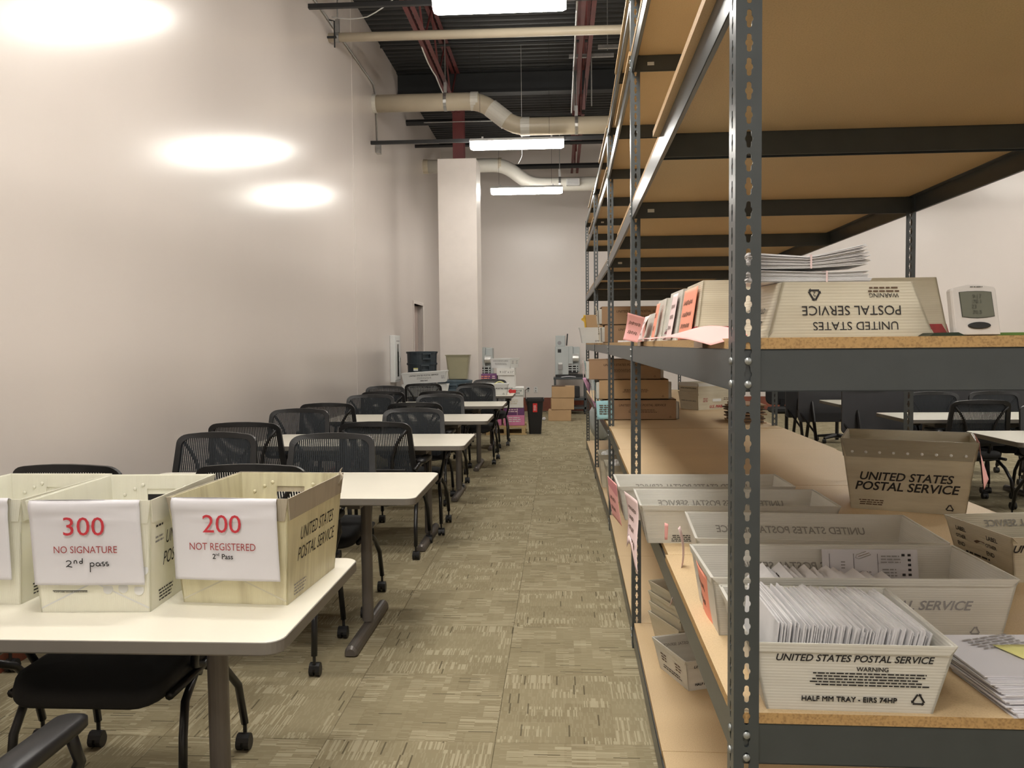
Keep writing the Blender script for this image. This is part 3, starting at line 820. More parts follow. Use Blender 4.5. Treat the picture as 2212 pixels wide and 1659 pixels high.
# ------------------------------------------------------------------ chairs
def make_chair():
    r = empty('mesh_chair', (0, 0, 0), 0, 'x', 'chair', 'black mesh back training chairs')
    # seat cushion, rounded, waterfall front
    so = rrect(.48, .46, .09, 5); cy = .27
    def sr(k, z, fy=0): return [(p[0] * k, cy + p[1] * k, z - (fy * max(0, p[1] - .12) * 3.0)) for p in so]
    mb = MB(); mb.rings([sr(.90, .405), sr(.98, .415, .1), sr(1.0, .44, .15), sr(.975, .462, .12), sr(.88, .470, .1), sr(.5, .466, 0)]); mb.build('seat', M_SEAT, r, smooth=True)
    mb = MB(); mb.rings([sr(.80, .385), sr(.93, .395), sr(.94, .408)]); mb.build('seat_shell', M_BLK, r, smooth=True)
    # backrest: rounded frame, slightly wider at the bottom, curved in plan
    zt, zb = .90, .53
    def bk(u, v):          # u -1..1 across, v 0..1 up
        hw = .262 * (1 - v) + .236 * v
        return Vector((u * hw, .045 - .075 * v + .030 * (1 - u * u) * -1 + .0, zb + (zt - zb) * v + (.016 * (1 - u * u) if v > .5 else 0) * (v - .5) * 2))
    path = []
    rr = rrect(2.0, 2.0, .22, 5)
    loop = []
    for (a, c) in rr: loop.append(bk(a, (c + 1) / 2))
    # densify straight spans
    dense = []
    for i in range(len(loop)):
        a = rr[i]; b2 = rr[(i + 1) % len(rr)]; L_ = math.hypot(a[0] - b2[0], a[1] - b2[1]); k = max(1, int(L_ / .3))
        for q in range(k): dense.append(bk(a[0] + (b2[0] - a[0]) * q / k, (a[1] + (b2[1] - a[1]) * q / k + 1) / 2))
    ctr = Vector((0, .01, .72)); rings = []
    for i, p in enumerate(dense):
        inn = (ctr - p); inn.y = 0; inn.normalize()
        rings.append([p + Vector((0, -.011, 0)) - inn * .006, p + Vector((0, .011, 0)) - inn * .006, p + Vector((0, .013, 0)) + inn * .029, p + Vector((0, -.013, 0)) + inn * .029])
    rings.append(rings[0])
    mb = MB(); mb.rings(rings, 0, False, False); mb.build('back_frame', M_BLK, r, smooth=False)
    # mesh cloth: real vertical strands
    mb = MB(); ns = 42
    for k in range(ns):
        u = -0.93 + 1.86 * k / (ns - 1); w = .0039
        pts = [bk(u, v) + Vector((0, .004, 0)) for v in (.02, .25, .5, .75, .97)]
        A = [p + Vector((-w, 0, 0)) for p in pts]; B = [p + Vector((w, 0, 0)) for p in pts]
        C = [p + Vector((0, .0016, 0)) for p in pts]
        n5 = 5; mb.add(A + B + C, [(i, n5 + i, n5 + i + 1, i + 1) for i in range(4)] + [(i, i + 1, 2 * n5 + i + 1, 2 * n5 + i) for i in range(4)] + [(n5 + i, 2 * n5 + i, 2 * n5 + i + 1, n5 + i + 1) for i in range(4)])
    for k in range(58):
        v = .03 + .93 * k / 57.0
        pts = [bk(u, v) + Vector((0, .006, 0)) for u in (-.92, -.46, 0, .46, .92)]
        A = [p + Vector((0, 0, -.0009)) for p in pts]; B = [p + Vector((0, 0, .0009)) for p in pts]
        mb.add(A + B, [(i, i + 1, 5 + i + 1, 5 + i) for i in range(4)])
    mo = mb.build('mesh_cloth', M_MESH, r); mo['kind'] = 'stuff'
    # two curved supports behind the mesh plus lower crossbar
    for s in (-1, 1):
        pts = [(s * .215, -.045, .862), (s * .175, -.040, .815), (s * .135, -.032, .75), (s * .112, -.022, .68), (s * .105, -.008, .60), (s * .105, .03, .50), (s * .12, .08, .42)]
        MB().tube(pts, [.010, .011, .011, .012, .013, .013, .012], 8).build('back_support', M_BLK, r, smooth=True)
    MB().box(-.20, .20, -.012, .012, .545, .60).build('lumbar_bar', M_BLK, r, (0, -.010, 0), bevel=.006)
    # arms and frames
    for s in (-1, 1):
        ab = MB(); ab.tube([(s * .255, .0, .59), (s * .275, .05, .622), (s * .285, .12, .626)], .013, 8)
        ab.tube([(s * .285, .30, .618), (s * .280, .34, .54), (s * .255, .30, .44), (s * .235, .20, .40)], .013, 8)
        arm = ab.build('arm_frame', M_TUBE, r, smooth=True)
        pad = rrect(.065, .27, .03, 4)
        MB().rings([[(s * .285 + p[0] * k, .20 + p[1] * k, z) for p in pad] for z, k in ((.624, .86), (.630, 1), (.646, 1), (.655, .85))]).build('arm_pad', M_BLK, arm, smooth=True)
        MB().tube([(s * .235, .02, .41), (s * .240, .25, .40), (s * .240, .44, .40)], .013, 8).build('seat_rail', M_TUBE, r, smooth=True)
        for nm, P in (('f', [(s * .238, .26, .400), (s * .250, .36, .35), (s * .262, .405, .26), (s * .268, .43, .09)]), ('r', [(s * .238, .20, .400), (s * .250, .06, .33), (s * .262, -.02, .24), (s * .268, -.055, .09)])):
            lg = MB().tube(P, .0135, 8).build('leg', M_TUBE, r, smooth=True)
            x, y = P[-1][0], P[-1][1]; sg = 1 if nm == 'f' else -1
            cb = MB(); 
            cb.tube([(x, y, .095), (x, y, .055)], .007, 6)
            yy = y - sg * .012
            for dx in (-.014, .014):
                cb.tube([(x + dx - .009, yy, .0255), (x + dx + .009, yy, .0255)], .0255, 14)
            cb.tube([(x - .022, yy, .035), (x + .022, yy, .035)], .024, 10)
            cb.build('caster', M_BLK, lg)
    MB().tube([(-.24, .22, .385), (.24, .22, .385)], .012, 8).build('under_bar', M_TUBE, r)
    return r
ch0 = make_chair(); index_kids()
ORD = ['first', 'second', 'third', 'fourth', 'fifth', 'sixth']
used = [False]
def chair(x, y, rz, lab, grp='black mesh back training chairs'):
    if not used[0]:
        used[0] = True; ch0.location = (x, y, 0); ch0.rotation_euler = (0, 0, rz); ch0['label'] = lab; return ch0
    return dup(ch0, (x, y, 0), rz, lab, grp)
# near-side chairs: back towards the camera
near = {0: [(-1.31, 1.335, 0)], 1: [(-1.33, 3.50, 0), (-2.15, 3.50, 0)], 2: [(-1.225, 5.44, -.03), (-2.11, 5.44, .03)], 3: [(-1.276, 7.24, 0), (-2.06, 7.24, .04)],
        4: [(-1.304, 9.04, .02), (-1.95, 9.05, 0)], 5: [(-1.10, 10.84, 0), (-1.80, 10.84, .03)]}
far_ = {0: [(-1.39, 2.76, 0), (-2.13, 2.75, .04)], 1: [(-1.303, 4.63, .03), (-2.01, 4.70, -.06)], 2: [(-1.166, 6.50, .02), (-2.09, 6.50, -.03)], 3: [(-1.225, 8.38, 0), (-1.94, 8.36, .03)],
        4: [(-1.042, 10.17, -.03), (-2.17, 10.16, 0)], 5: [(-1.015, 11.95, .03)]}
for k in range(6):
    t = ('nearest', 'second', 'third', 'fourth', 'fifth', 'sixth')[k]
    for q, (x, y, a) in enumerate(near[k]):
        side = 'aisle' if q == 0 else 'left wall'
        chair(x, y, a, 'black mesh chair near the %s, back to the camera, at the %s table' % (side, t))
    for q, (x, y, a) in enumerate(far_[k]):
        side = 'aisle' if q == 0 else 'left wall'
        chair(x, y, PI + a, 'black mesh chair near the %s, facing the camera beyond the %s table' % (side, t))
for (x, y, a, l) in ((3.52, 7.17, 0, 'black mesh chair right of the shelving, back to the camera, at the middle table'),
                     (3.80, 6.60, PI, 'black mesh chair right of the shelving, facing the camera, cut by the picture edge'),
                     (3.64, 8.28, PI, 'dim mesh chair right of the shelving, facing the camera beyond the middle table'),
                     (4.22, 8.28, PI, 'dim mesh chair at the right picture edge, facing the camera beyond the middle table'),
                     (4.30, 7.17, 0, 'black mesh chair beyond the right picture edge at the middle table')):
    chair(x, y, a, l, 'black mesh chairs right of the shelving')

# flipped nesting tables parked beyond the shelving
def make_flip():
    r = empty('flipped_table', (0, 0, 0), 0, 'x', 'table', 'folding tables parked with tops upright')
    w, h = 1.88, .68; o2 = rrect(w, h, .05, 5)
    MB().rings([[(w / 2 + p[0], y, .79 + p[1]) for p in o2] for y in (0, .028)]).build('tabletop', M_PANEL, r, bevel=.003)
    for xx in (.16, w - .16):
        lg = MB(); lg.tube([(xx, .06, .80), (xx, -.24, .08)], .020, 8); lg.tube([(xx + .0, .04, .72), (xx, .27, .08)], .020, 8)
        l = lg.build('leg', M_TUBE, r)
        cb = MB()
        for yy in (-.25, .28):
            cb.tube([(xx - .02, yy, .03), (xx + .02, yy, .03)], .03, 12); cb.tube([(xx, yy, .09), (xx, yy, .04)], .01, 6)
        cb.build('caster', M_BLK, l)
        MB().tube([(xx - .16, .03, .60), (xx, -.10, .34)], .012, 6).build('brace', M_TUBE, r)
    MB().box(.16, w - .16, .03, .06, .70, .74).build('crossbar', M_TUBE, r)
    return r
fl = make_flip(); index_kids()
fl.location = (2.94, 8.82, 0); fl['label'] = 'dark folding table parked with its top upright, pink note on it'
dup(fl, (2.87, 10.15, 0), 0, 'dark folding table parked upright, second behind the one with the pink note')
dup(fl, (2.88, 10.75, 0), 0, 'dark folding table parked upright, third behind the one with the pink note')
pn = MB().box(-.20, .20, -.001, 0, -.10, .10).build('pink_note', M_HOTPINK, None, (3.185, 8.812, 1.0)); tag(pn, 'bright pink handwritten note on the upright dark folding table', 'note')
letter(pn, 'DO NOT REMOVE', (.0, -.0016, -.06), width=.30, m=M_INKDR)

# ------------------------------------------------------------------ open tubs and trays (local: x = length, y = width, origin bottom centre)
def tub(name, Lt, Wt, Lb, Wb, h, label, cat, loc, rz, body, rim_m, rim=.06, t=.004, holes=True, nubs=None, group=None):
    r = empty(name, loc, rz, label, cat, group)
    B = [(-Lb / 2, -Wb / 2, 0), (Lb / 2, -Wb / 2, 0), (Lb / 2, Wb / 2, 0), (-Lb / 2, Wb / 2, 0)]
    T = [(-Lt / 2, -Wt / 2, h), (Lt / 2, -Wt / 2, h), (Lt / 2, Wt / 2, h), (-Lt / 2, Wt / 2, h)]
    inn = [(0, t, 0), (-t, 0, 0), (0, -t, 0), (t, 0, 0)]; outn = [(0, -1, 0), (1, 0, 0), (0, 1, 0), (-1, 0, 0)]
    mb = MB(); mb.box(-Lb / 2, Lb / 2, -Wb / 2, Wb / 2, 0, t)
    for k in range(4):
        k2 = (k + 1) % 4; end = holes and ((k % 2 == 1) if Lt > Wt else (k % 2 == 0))
        mb.panel([B[k], B[k2], T[k2], T[k]], inn[k], holes=[(.36, .64, .70, .86)] if end else [])
    mb.build('tub_body', body, r)
    # folded rim band outside
    if rim > 0:
        for k in range(4):
            k2 = (k + 1) % 4; f = 1 - rim / h; o = Vector(outn[k]) * .0035
            P = lambda c, v: Vector(B[c]) * (1 - v) + Vector(T[c]) * v
            a, b, c, d = P(k, f) + o, P(k2, f) + o, P(k2, 1) + o, P(k, 1) + o
            ed = (b - a) * .02
            c.z += .002; d.z += .002
            mm = MB(); mm.panel([a + ed, b - ed, c + (c - d) * .004, d - (c - d) * .004], Vector(outn[k]) * -.0032)
            band = mm.build('rim_band', rim_m, r)
            if nubs and k == nubs[0]:
                for q in range(nubs[1]):
                    u = (q + .5) / nubs[1]; p = a.lerp(b, .02 + .96 * u) * .72 + d.lerp(c, .02 + .96 * u) * .28
                    nb = MB(); nb.lathe([(.0055, 0), (.005, .002), (.003, .0035)], 10)
                    e_ = {0: (PI / 2, 0, 0), 1: (0, PI / 2, 0), 3: (0, -PI / 2, 0)}[k]
                    nb.build('snap_button', M_WPL, band, p + Vector(outn[k]) * .0003, e_)
    return r
def tilt_of(Wt, Wb, h): return math.atan2((Wt - Wb) / 2, h)
# ------------------------------------------------------------------ printing on tubs and trays
DIM = {}
def T_(name, Lt, Wt, Lb, Wb, h, *a, **k):
    r = tub(name, Lt, Wt, Lb, Wb, h, *a, **k); DIM[r.name] = (Lt, Wt, Lb, Wb, h); return r
def wp(r, k, u, v, off=.0012):
    Lt, Wt, Lb, Wb, h = DIM[r.name]
    hx = Lb / 2 + (Lt - Lb) / 2 * v; hy = Wb / 2 + (Wt - Wb) / 2 * v; z = h * v
    if k == 0: return (u * hx, -hy - off, z), '-Y', math.atan2((Wt - Wb) / 2, h)
    if k == 1: return (hx + off, u * hy, z), '+X', math.atan2((Lt - Lb) / 2, h)
    if k == 3: return (-hx - off, -u * hy, z), '-X', math.atan2((Lt - Lb) / 2, h)
    if k == 2: return (u * hx, hy - .0045 - off, z), '-Y', -math.atan2((Wt - Wb) / 2, h)
def tp(r, k, u, v, s, width, m=None, italic=True, bold=True, mirror=False, off=.0012, height=None):
    p, f, t = wp(r, k, u, v, off)
    return letter(r, s, p, width=width, height=height, m=m or M_INK, face=f, tilt=t, italic=italic, bold=bold, mirror=mirror)
def gp(r, k, u, v, width, lines, pitch, m=None, seed=1, off=.0012):
    p, f, t = wp(r, k, u, v, off)
    return greeked(r, p, width, lines, pitch, m or M_INK, f, t, seed)
def rc(r, k, u, v, size, m=None):
    p, f, t = wp(r, k, u, v); return recycle(r, p, size, m or M_INK, f, t)

# ------------------------------------------------------------------ three tubs on the nearest table
ZT = .7372
t3 = T_('postal_tub', .330, .434, .290, .370, .288, 'worn grimy plastic tub marked 200 NOT REGISTERED, at the table corner', 'tub', (-.855, 2.315, ZT), -.066, M_TUBD, M_BAND, rim=.058, group='plastic tubs on the nearest table')
t2 = T_('postal_tub', .320, .424, .286, .388, .293, 'clean white plastic tub marked 300 NO SIGNATURE, middle of three', 'tub', (-1.212, 2.246, ZT), .035, M_TUBW, M_TUBW, rim=.058, group='plastic tubs on the nearest table')
t1 = T_('postal_tub', .330, .43, .285, .40, .285, 'clean white plastic tub cut off by the left edge of the picture', 'tub', (-1.585, 2.31, ZT), -.01, M_TUBW, M_TUBW, rim=.058, group='plastic tubs on the nearest table')
for r in (t3, t2, t1):
    tp(r, 1, .08, .61, 'UNITED STATES', .26, bold=False, off=.0012, height=.036)
    tp(r, 1, .08, .42, 'POSTAL SERVICE', .29, bold=False, off=.0012, height=.036)
    gp(r, 1, -.55, .14, .09, 4, .009, M_INK if r is not t3 else M_PENC, seed=4)
gp(t2, 1, -.75, .74, .05, 1, .012, M_INK, seed=2); gp(t2, 1, -.75, .64, .05, 2, .011, M_PENC, seed=3)
# diagonal fold gussets, dots and printing low on the fronts
M_CREASE = mat('creased_plastic', (.66, .63, .50), rough=.5)
for r, mm in ((t3, M_CREASE), (t2, M_WPL)):
    Lt, Wt, Lb, Wb, h = DIM[r.name]
    mb = MB(); f = lambda u, v: Vector(wp(r, 0, u, v, .0008)[0])
    for s in (-1, 1):
        mb.add([f(s * .98, .03), f(s * .02, .26), f(s * .02, .275), f(s * .98, .045)], [(0, 1, 2, 3)])
    mb.build('fold_line', mm, r)
for (u, v) in ((.25, .21), (.52, .22), (.80, .20), (.62, .33), (.88, .38), (-.62, .40), (-.90, .55)):
    dm = MB(); dm.rings([[(.013 * math.cos(a), yy, .013 * math.sin(a)) for a in [2 * PI * k / 16 for k in range(16)]] for yy in (.0008, 0)], 0, False, True)
    dm.build('vent_dot', M_WPL, t2, wp(t2, 0, u, v, .0012)[0], (.08 * -1, 0, 0))
letter(t2, 'PLACE LABEL HOLDER INSIDE BORDER', wp(t2, 0, -.42, .185)[0], width=.088, m=M_INK, tilt=.08, bold=True)
MB().box(-.045, .045, 0, .0006, 0, .002).build('border_line', M_INK, t2, (-.060, -.2045, .058))
for r in (t3, t2, t1):
    for u, v in ((-.72, .80), (-.52, .86), (-.36, .90), (.45, .88), (.75, .84)):
        nm_ = MB().lathe([(.006, 0), (.005, .002), (.003, .003)], 10).build('snap_button', M_TUBD if r is t3 else M_TUBW, r, wp(r, 2, u, v, .0004)[0], (PI / 2, 0, 0), smooth=True)
# torn tape curl on the far rim corner of the worn tub
sheet('torn_tape', lambda u, v: (.158 + .016 * u + .008 * math.sin(6 * v), .17 + .03 * v, .255 + .035 * v * u + .02 * u), 5, 5, M_BAND, t3)
def paper_on_tub(r, x0, x1, y, z0, z1, label, sk=0.0):
    r2 = empty('paper_sign', ((x0 + x1) / 2, y, z1), r.rotation_euler.z, label, 'paper sign')
    w = x1 - x0; hh = z1 - z0
    def fn(u, v):
        x = -w / 2 + w * u + sk * v; fold = math.exp(-((v - .10) / .06) ** 2) * .004 * math.sin(3 * u + 1)
        z = -hh * v
        y_ = .006 * v + .0015 * math.sin(5 * u + 2 * v) - fold - .004 * math.exp(-((u - .5) / .28) ** 2 - ((v - .24) / .03) ** 2)
        if v < .02: y_ += .006; z += .002
        return (x, y_ - .004, z)
    sheet('sheet', fn, 28, 28, M_PAPER, r2)
    # part folded over the rim
    sheet('folded_top', lambda u, v: (-w / 2 + w * u, .001 + .012 * v, .002 + .001 * math.sin(4 * u) - .006 * v * v), 12, 3, M_PAPER, r2)
    return r2
s3 = paper_on_tub(t3, -1.019, -.731, 2.090, .811, 1.026, 'white paper sign reading 200 NOT REGISTERED 2nd Pass', .004)
s2 = paper_on_tub(t2, -1.356, -1.070, 2.029, .814, 1.032, 'white paper sign reading 300 NO SIGNATURE 2nd pass', .006)
s1 = paper_on_tub(t1, -1.735, -1.447, 2.078, .812, 1.028, 'white paper sign cut off by the left picture edge')
yo = -.0085
letter(s3, '200', (-.003, yo, -.064), width=.105, height=.047, m=M_INKR)
letter(s3, 'NOT REGISTERED', (-.003, yo + .0012, -.124), width=.180, height=.019, m=M_INKDR)
letter(s3, '2   Pass', (-.003, yo + .002, -.150), width=.056, m=M_INK, bold=True); letter(s3, 'nd', (-.0175, yo + .002, -.1445), width=.010, m=M_INK, bold=True)
letter(s2, '300', (.001, yo, -.064), width=.106, height=.047, m=M_INKR)
letter(s2, 'NO SIGNATURE', (.003, yo + .0012, -.124), width=.163, height=.018, m=M_INKDR)
hw = MB()
def hand(pts, ox, oy, s, w=.0026): stroke([(ox + p[0] * s, oy + p[1] * s) for p in pts], w, hw)
arc = lambda cx, cy, rx, ry, a0, a1, n=9: [(cx + rx * math.cos(math.radians(a0 + (a1 - a0) * k / n)), cy + ry * math.sin(math.radians(a0 + (a1 - a0) * k / n))) for k in range(n + 1)]
S_ = .0155
hand(arc(.5, .75, .42, .30, 160, -40) + [(.1, 0), (.45, .12), (1.1, -.02)], -.052, -.006, S_)
hand([(0, 0), (.05, .6)] + arc(.3, .38, .25, .25, 150, 10) + [(.6, 0)], -.030, .003, S_ * .8)
hand(arc(.3, .25, .28, .25, 60, 400) + [(.62, 1.1), (.6, 0)], -.016, .003, S_ * .8)
hand([(.1, -1.0), (.12, .6)] + arc(.42, .28, .34, .30, 130, -140), .010, -.004, S_)
hand(arc(.35, .3, .32, .28, 50, 380) + [(.70, .5), (.75, .05), (.95, .1)], .026, -.004, S_)
hand(arc(.3, .45, .24, .16, 60, 270) + arc(.28, .14, .24, .15, 80, -130), .041, -.003, S_)
hand(arc(.3, .45, .24, .16, 60, 270) + arc(.28, .14, .24, .15, 80, -130), .051, -.003, S_)
ho = hw.build('handwriting', M_INK, s2, (.002, yo + .0026, -.163), (PI / 2, 0, 0))

# ------------------------------------------------------------------ lower shelf of the nearest bay: mail trays
MT = dict(rim=.014, holes=False)
te = T_('mail_tray', .330, .329, .272, .300, .119, 'half length mail tray packed with upright envelopes, nearest on the lower shelf', 'tray', (.489, 1.552, ZB), -.035, M_TRAY, M_TRAY, group='mail trays in the nearest bay', **MT)
tp(te, 0, .03, .80, 'UNITED STATES POSTAL SERVICE', .256); tp(te, 0, .22, .645, 'WARNING', .052, italic=False)
gp(te, 0, .20, .565, .20, 5, .0052, M_INK, seed=9)
tp(te, 0, -.01, .19, 'HALF MM TRAY - EIRS 74HP', .155, italic=False); rc(te, 0, .78, .20, .026)
td = T_('mail_tray', .622, .288, .585, .242, .130, 'long mail tray behind the packed half tray, holding a few slanting envelopes', 'tray', (.628, 1.885, ZB), 0, M_TRAY, M_TRAY, group='mail trays in the nearest bay', **MT)
tc = T_('mail_tray', .612, .335, .570, .290, .122, 'long empty mail tray, third from the front, pink slip tails hanging', 'tray', (.664, 2.275, ZB), -.07, M_TRAY, M_TRAY, group='mail trays in the nearest bay', **MT)
tb = T_('mail_tray', .600, .290, .555, .240, .122, 'long empty mail tray, fourth from the front, pale pink slip on its end', 'tray', (.550, 2.700, ZB), -.02, M_TRAY, M_TRAY, group='mail trays in the nearest bay', **MT)
ta = T_('mail_tray', .605, .270, .560, .225, .122, 'long empty mail tray farthest back of the row, two tone pink slip on its end', 'tray', (.507, 3.035, ZB), 0, M_TRAY, M_TRAY, group='mail trays in the nearest bay', **MT)
for r, w in ((td, .40), (tc, .42), (tb, .42), (ta, .42)):
    tp(r, 2, -.04, .64, 'UNITED STATES POSTAL SERVICE', w, m=M_INKG, mirror=True)
for r in (td, tb): tp(r, 0, .02 if r is td else .28, .56, 'UNITED STATES POSTAL SERVICE', .44, m=M_PENC if r is td else M_INK)
rc(td, 0, .80, .12, .024, M_PENC); rc(te, 3, .5, .2, .02)
gp(tb, 0, -.60, .20, .07, 4, .006, M_INK, seed=12)
# envelopes standing in the half tray
def env_mesh(w, h, t, name='envelope'):
    """upright envelope: thickness along x, width along y, height z, slightly bowed"""
    mb = MB(); n = 4; A = []; 
    for j in range(n + 1):
        yv = -w / 2 + w * j / n; bow = .0012 * math.sin(PI * j / n)
        A.append([(bow - t / 2, yv, 0), (bow + t / 2, yv, 0), (bow + t / 2, yv, h), (bow - t / 2, yv, h)])
    mb.rings(A); me = bpy.data.meshes.new(name); me.from_pydata(mb.v, [], mb.f); me.materials.append(M_ENV); return me
EM = [env_mesh(.235, .118, .0022), env_mesh(.228, .112, .0016), env_mesh(.241, .122, .0028)]
rnd = random.Random(3); NE = 92
for k in range(NE):
    u = k / (NE - 1)
    o = bpy.data.objects.new('envelope', EM[rnd.choice((0, 0, 1, 2))]); COL.objects.link(o)
    lean = .10 + .16 * u + rnd.uniform(-.012, .012)
    o.location = (.362 + .252 * u - .010 * u, 1.552 + rnd.uniform(-.006, .006), ZB + .0075 + rnd.uniform(0, .004) + .012 * (1 - u))
    o.rotation_euler = (0, lean, rnd.uniform(-.012, .012))
    tag(o, 'white envelope standing on edge in the packed front half tray', 'envelope', 'envelopes standing in the front half tray')
for k in range(15):
    o = bpy.data.objects.new('envelope', EM[k % 3]); COL.objects.link(o)
    o.location = (.395 + .0185 * k, 1.88 + rnd.uniform(-.01, .01), ZB + .012); o.rotation_euler = (0, .80 + .012 * k + rnd.uniform(-.04, .04), rnd.uniform(-.05, .05))
    tag(o, 'white envelope slanting over in the long tray behind the packed one', 'envelope', 'envelopes slanting in the second tray')
    if k % 4 == 2:
        gq = greeked(o, (-.0022, .06, .098), .04, 2, .006, M_INK, '-X', 0, seed=k)
bd = MB().tube([(.40, 1.80, .905), (.52, 1.82, .880), (.60, 1.85, .865)], .001, 5).build('rubber_band', M_INKB); tag(bd, 'thin rubber band across the slanting envelopes', 'rubber band')
# ballot sheet on the far inside wall of tray td
bs = empty('printed_form', (.737, 2.000, .862), 0, 'printed form with black timing marks lying against the inside of the long tray', 'form')
bm = MB().box(-.112, .112, -.0006, 0, -.055, .060).build('sheet', M_PAPER, bs, rot=(-.17, 0, 0))
mk = MB()
for k in range(9):
    for dx, on in ((.092, 1), (.078, k in (0, 4))):
        if on: mk.box(dx - .0035, dx + .0035, -.0016, -.0008, .047 - k * .0115 - .0028, .047 - k * .0115 + .0028)
for x in (-.095, -.038, .018): mk.box(x, x + .0008, -.0014, -.0008, -.05, .05)
mk.build('timing_mark', M_INK, bs, rot=(-.17, 0, 0))
for q, (x, z, w) in enumerate(((.045, .044, .05), (.045, .012, .036), (-.010, .006, .03), (-.065, -.004, .05), (-.065, .03, .01), (.045, -.028, .04))):
    greeked(bs, (x, -.0016 - z * -.17 * 0 + .0, z), w, 3, .007, M_PENC, '-Y', -.17, seed=q)
cp = MB().tube([(-.03, -.002, .045), (-.005, -.002, .054), (-.0, -.002, .050), (-.028, -.002, .039), (-.036, -.002, .042), (-.034, -.002, .049), (-.012, -.002, .057)], .0007, 5).build('paper_clip', M_CHR, bs)
# slips of paper on the left tray ends
def on_slip(o, fn, rows, seed, u0=.12, u1=.85, v0=.15, v1=.85, off=(-.0012, 0, 0), m=None):
    rn = random.Random(seed); mb = MB()
    for k in range(rows):
        vc = v0 + (v1 - v0) * (k + .5) / rows; amp = (v1 - v0) / rows * .22; ue = u1 - (u1 - u0) * .4 * rn.random(); n = int(26 * (ue - u0) / .7); P = []
        for i in range(n * 3):
            t = i / (n * 3.0 - 1)
            u = u0 + (ue - u0) * t + .02 * math.sin(i * 1.9 + seed); v = vc + amp * math.sin(i * 1.35 + rn.uniform(-.4, .4)) * (.5 + .7 * rn.random())
            P.append((u, v))
        L_ = [Vector(fn(u, v)) + Vector(off) for u, v in P]; R_ = [Vector(fn(u + .012, v + .010)) + Vector(off) for u, v in P]
        q = len(P); mb.add(L_ + R_, [(i, i + 1, q + i + 1, q + i) for i in range(q - 1)])
    mb.build('handwriting', m or M_INKB, o)
def slip(name, fn, m, label, nu=8, nv=14, seed=None, parent=None, sc=0):
    o = sheet(name, fn, nu, nv, m); 
    c = Vector(fn(.5, .5))
    tag(o, label, 'paper slip'); o_fn[o.name] = fn; return o
o_fn = {}
def scrawl(o, pos, w, rows, pitch, seed, face='-X', spin=0, tilt=0, m=None):
    mb = MB()
    for k in range(rows): scribble(mb, -w / 2, w / 2 * (1 - .25 * ((k * 7 + seed) % 3) / 2), -k * pitch, pitch * .55, seed + k * 3, .0013)
    q = mb.build('handwriting', m or M_INKB)
    base = {'-Y': Euler((PI / 2, 0, 0)), '-X': Euler((PI / 2, 0, -PI / 2)), '+X': Euler((PI / 2, 0, PI / 2)), '+Z': Euler((0, 0, 0))}[face].to_matrix()
    q.rotation_euler = (base @ Matrix.Rotation(tilt, 3, 'X') @ Matrix.Rotation(spin, 3, 'Z')).to_euler(); q.location = pos; q.parent = o
sl = slip('paper_slip', lambda u, v: (.325 - .004 + .020 * v - .006 * math.sin(PI * u) + .004 * math.sin(3 * v), 1.995 - .175 * u - .010 * v, .915 - .165 * v - .012 * u), M_CORAL, 'coral slip with black handwriting on the end of the second tray')
on_slip(sl, o_fn[sl.name], 3, 5, m=M_INK)
sl = slip('paper_slip', lambda u, v: (.335 - .010 * u + .045 * math.sin(2.2 * v) * (1 - v * .9) - .03 * v, 2.335 - .03 * u - .02 * v, .905 - .215 * v), M_PINK2, 'pale pink slip hanging from the third tray, seen nearly edge on')
sl = slip('paper_slip', lambda u, v: (.30 + .008 * u, 2.40 - .02 * u * (1 - v), .90 - .05 * v), M_PINK, 'small pink tab on the far corner of the third tray', 4, 5)
sl = slip('paper_slip', lambda u, v: (.218 + .022 * u + .010 * v + .008 * math.sin(4 * v + u), 2.850 - .18 * u - .06 * v * v, .912 - .180 * v - .015 * u * v + (.03 * v * math.sin(5 * u) if v > .8 else 0)), M_PINK2, 'pale pink handwritten slip with a torn tail on the fourth tray')
on_slip(sl, o_fn[sl.name], 4, 8)
sl = slip('paper_slip', lambda u, v: ((.180 + .018 * v + .021 * u) - .003 * math.sin(3 * v), 3.165 - .20 * u, .914 - .150 * v), M_PINK, 'pink handwritten slip on the end of the farthest tray')
on_slip(sl, o_fn[sl.name], 2, 11, v0=.35)
MB().add([(.1785, 3.163, .913), (.1990, 2.967, .911), (.2035, 2.967, .868), (.1835, 3.163, .868)], [(0, 1, 2, 3)]).build('darker_fold', M_INKR if False else mat('deep_pink_paper', (.62, .25, .27), rough=.8), sl)
gp(tb, 3, .2, .55, .06, 3, .012, M_INKB, seed=20); gp(tb, 3, .3, .25, .06, 4, .009, M_INKB, seed=21)
gp(ta, 3, .55, .35, .08, 2, .012, M_INK, seed=22)

# tub standing at the far side of the lower shelf
t4 = T_('postal_tub', .444, .367, .378, .282, .265, 'off white tub with a grimy buttoned rim, at the far side of the lower shelf', 'tub', (1.315, 3.208, ZB), -.39, M_TRAYO, M_BAND2, rim=.066, holes=False, nubs=(0, 9))
tp(t4, 0, -.02, .485, 'UNITED STATES', .308); tp(t4, 0, -.01, .345, 'POSTAL SERVICE', .345)
gp(t4, 0, -.62, .13, .09, 3, .008, M_INKB, seed=30); rc(t4, 0, .72, .09, .030)
sl = slip('paper_slip', lambda u, v: (1.452 + .018 * v + .035 * v * u + .03 * u, 2.95 + .10 * u, 1.065 - .165 * v + .02 * u), M_PINK, 'pink slip hanging off the right rim of the off white tub')
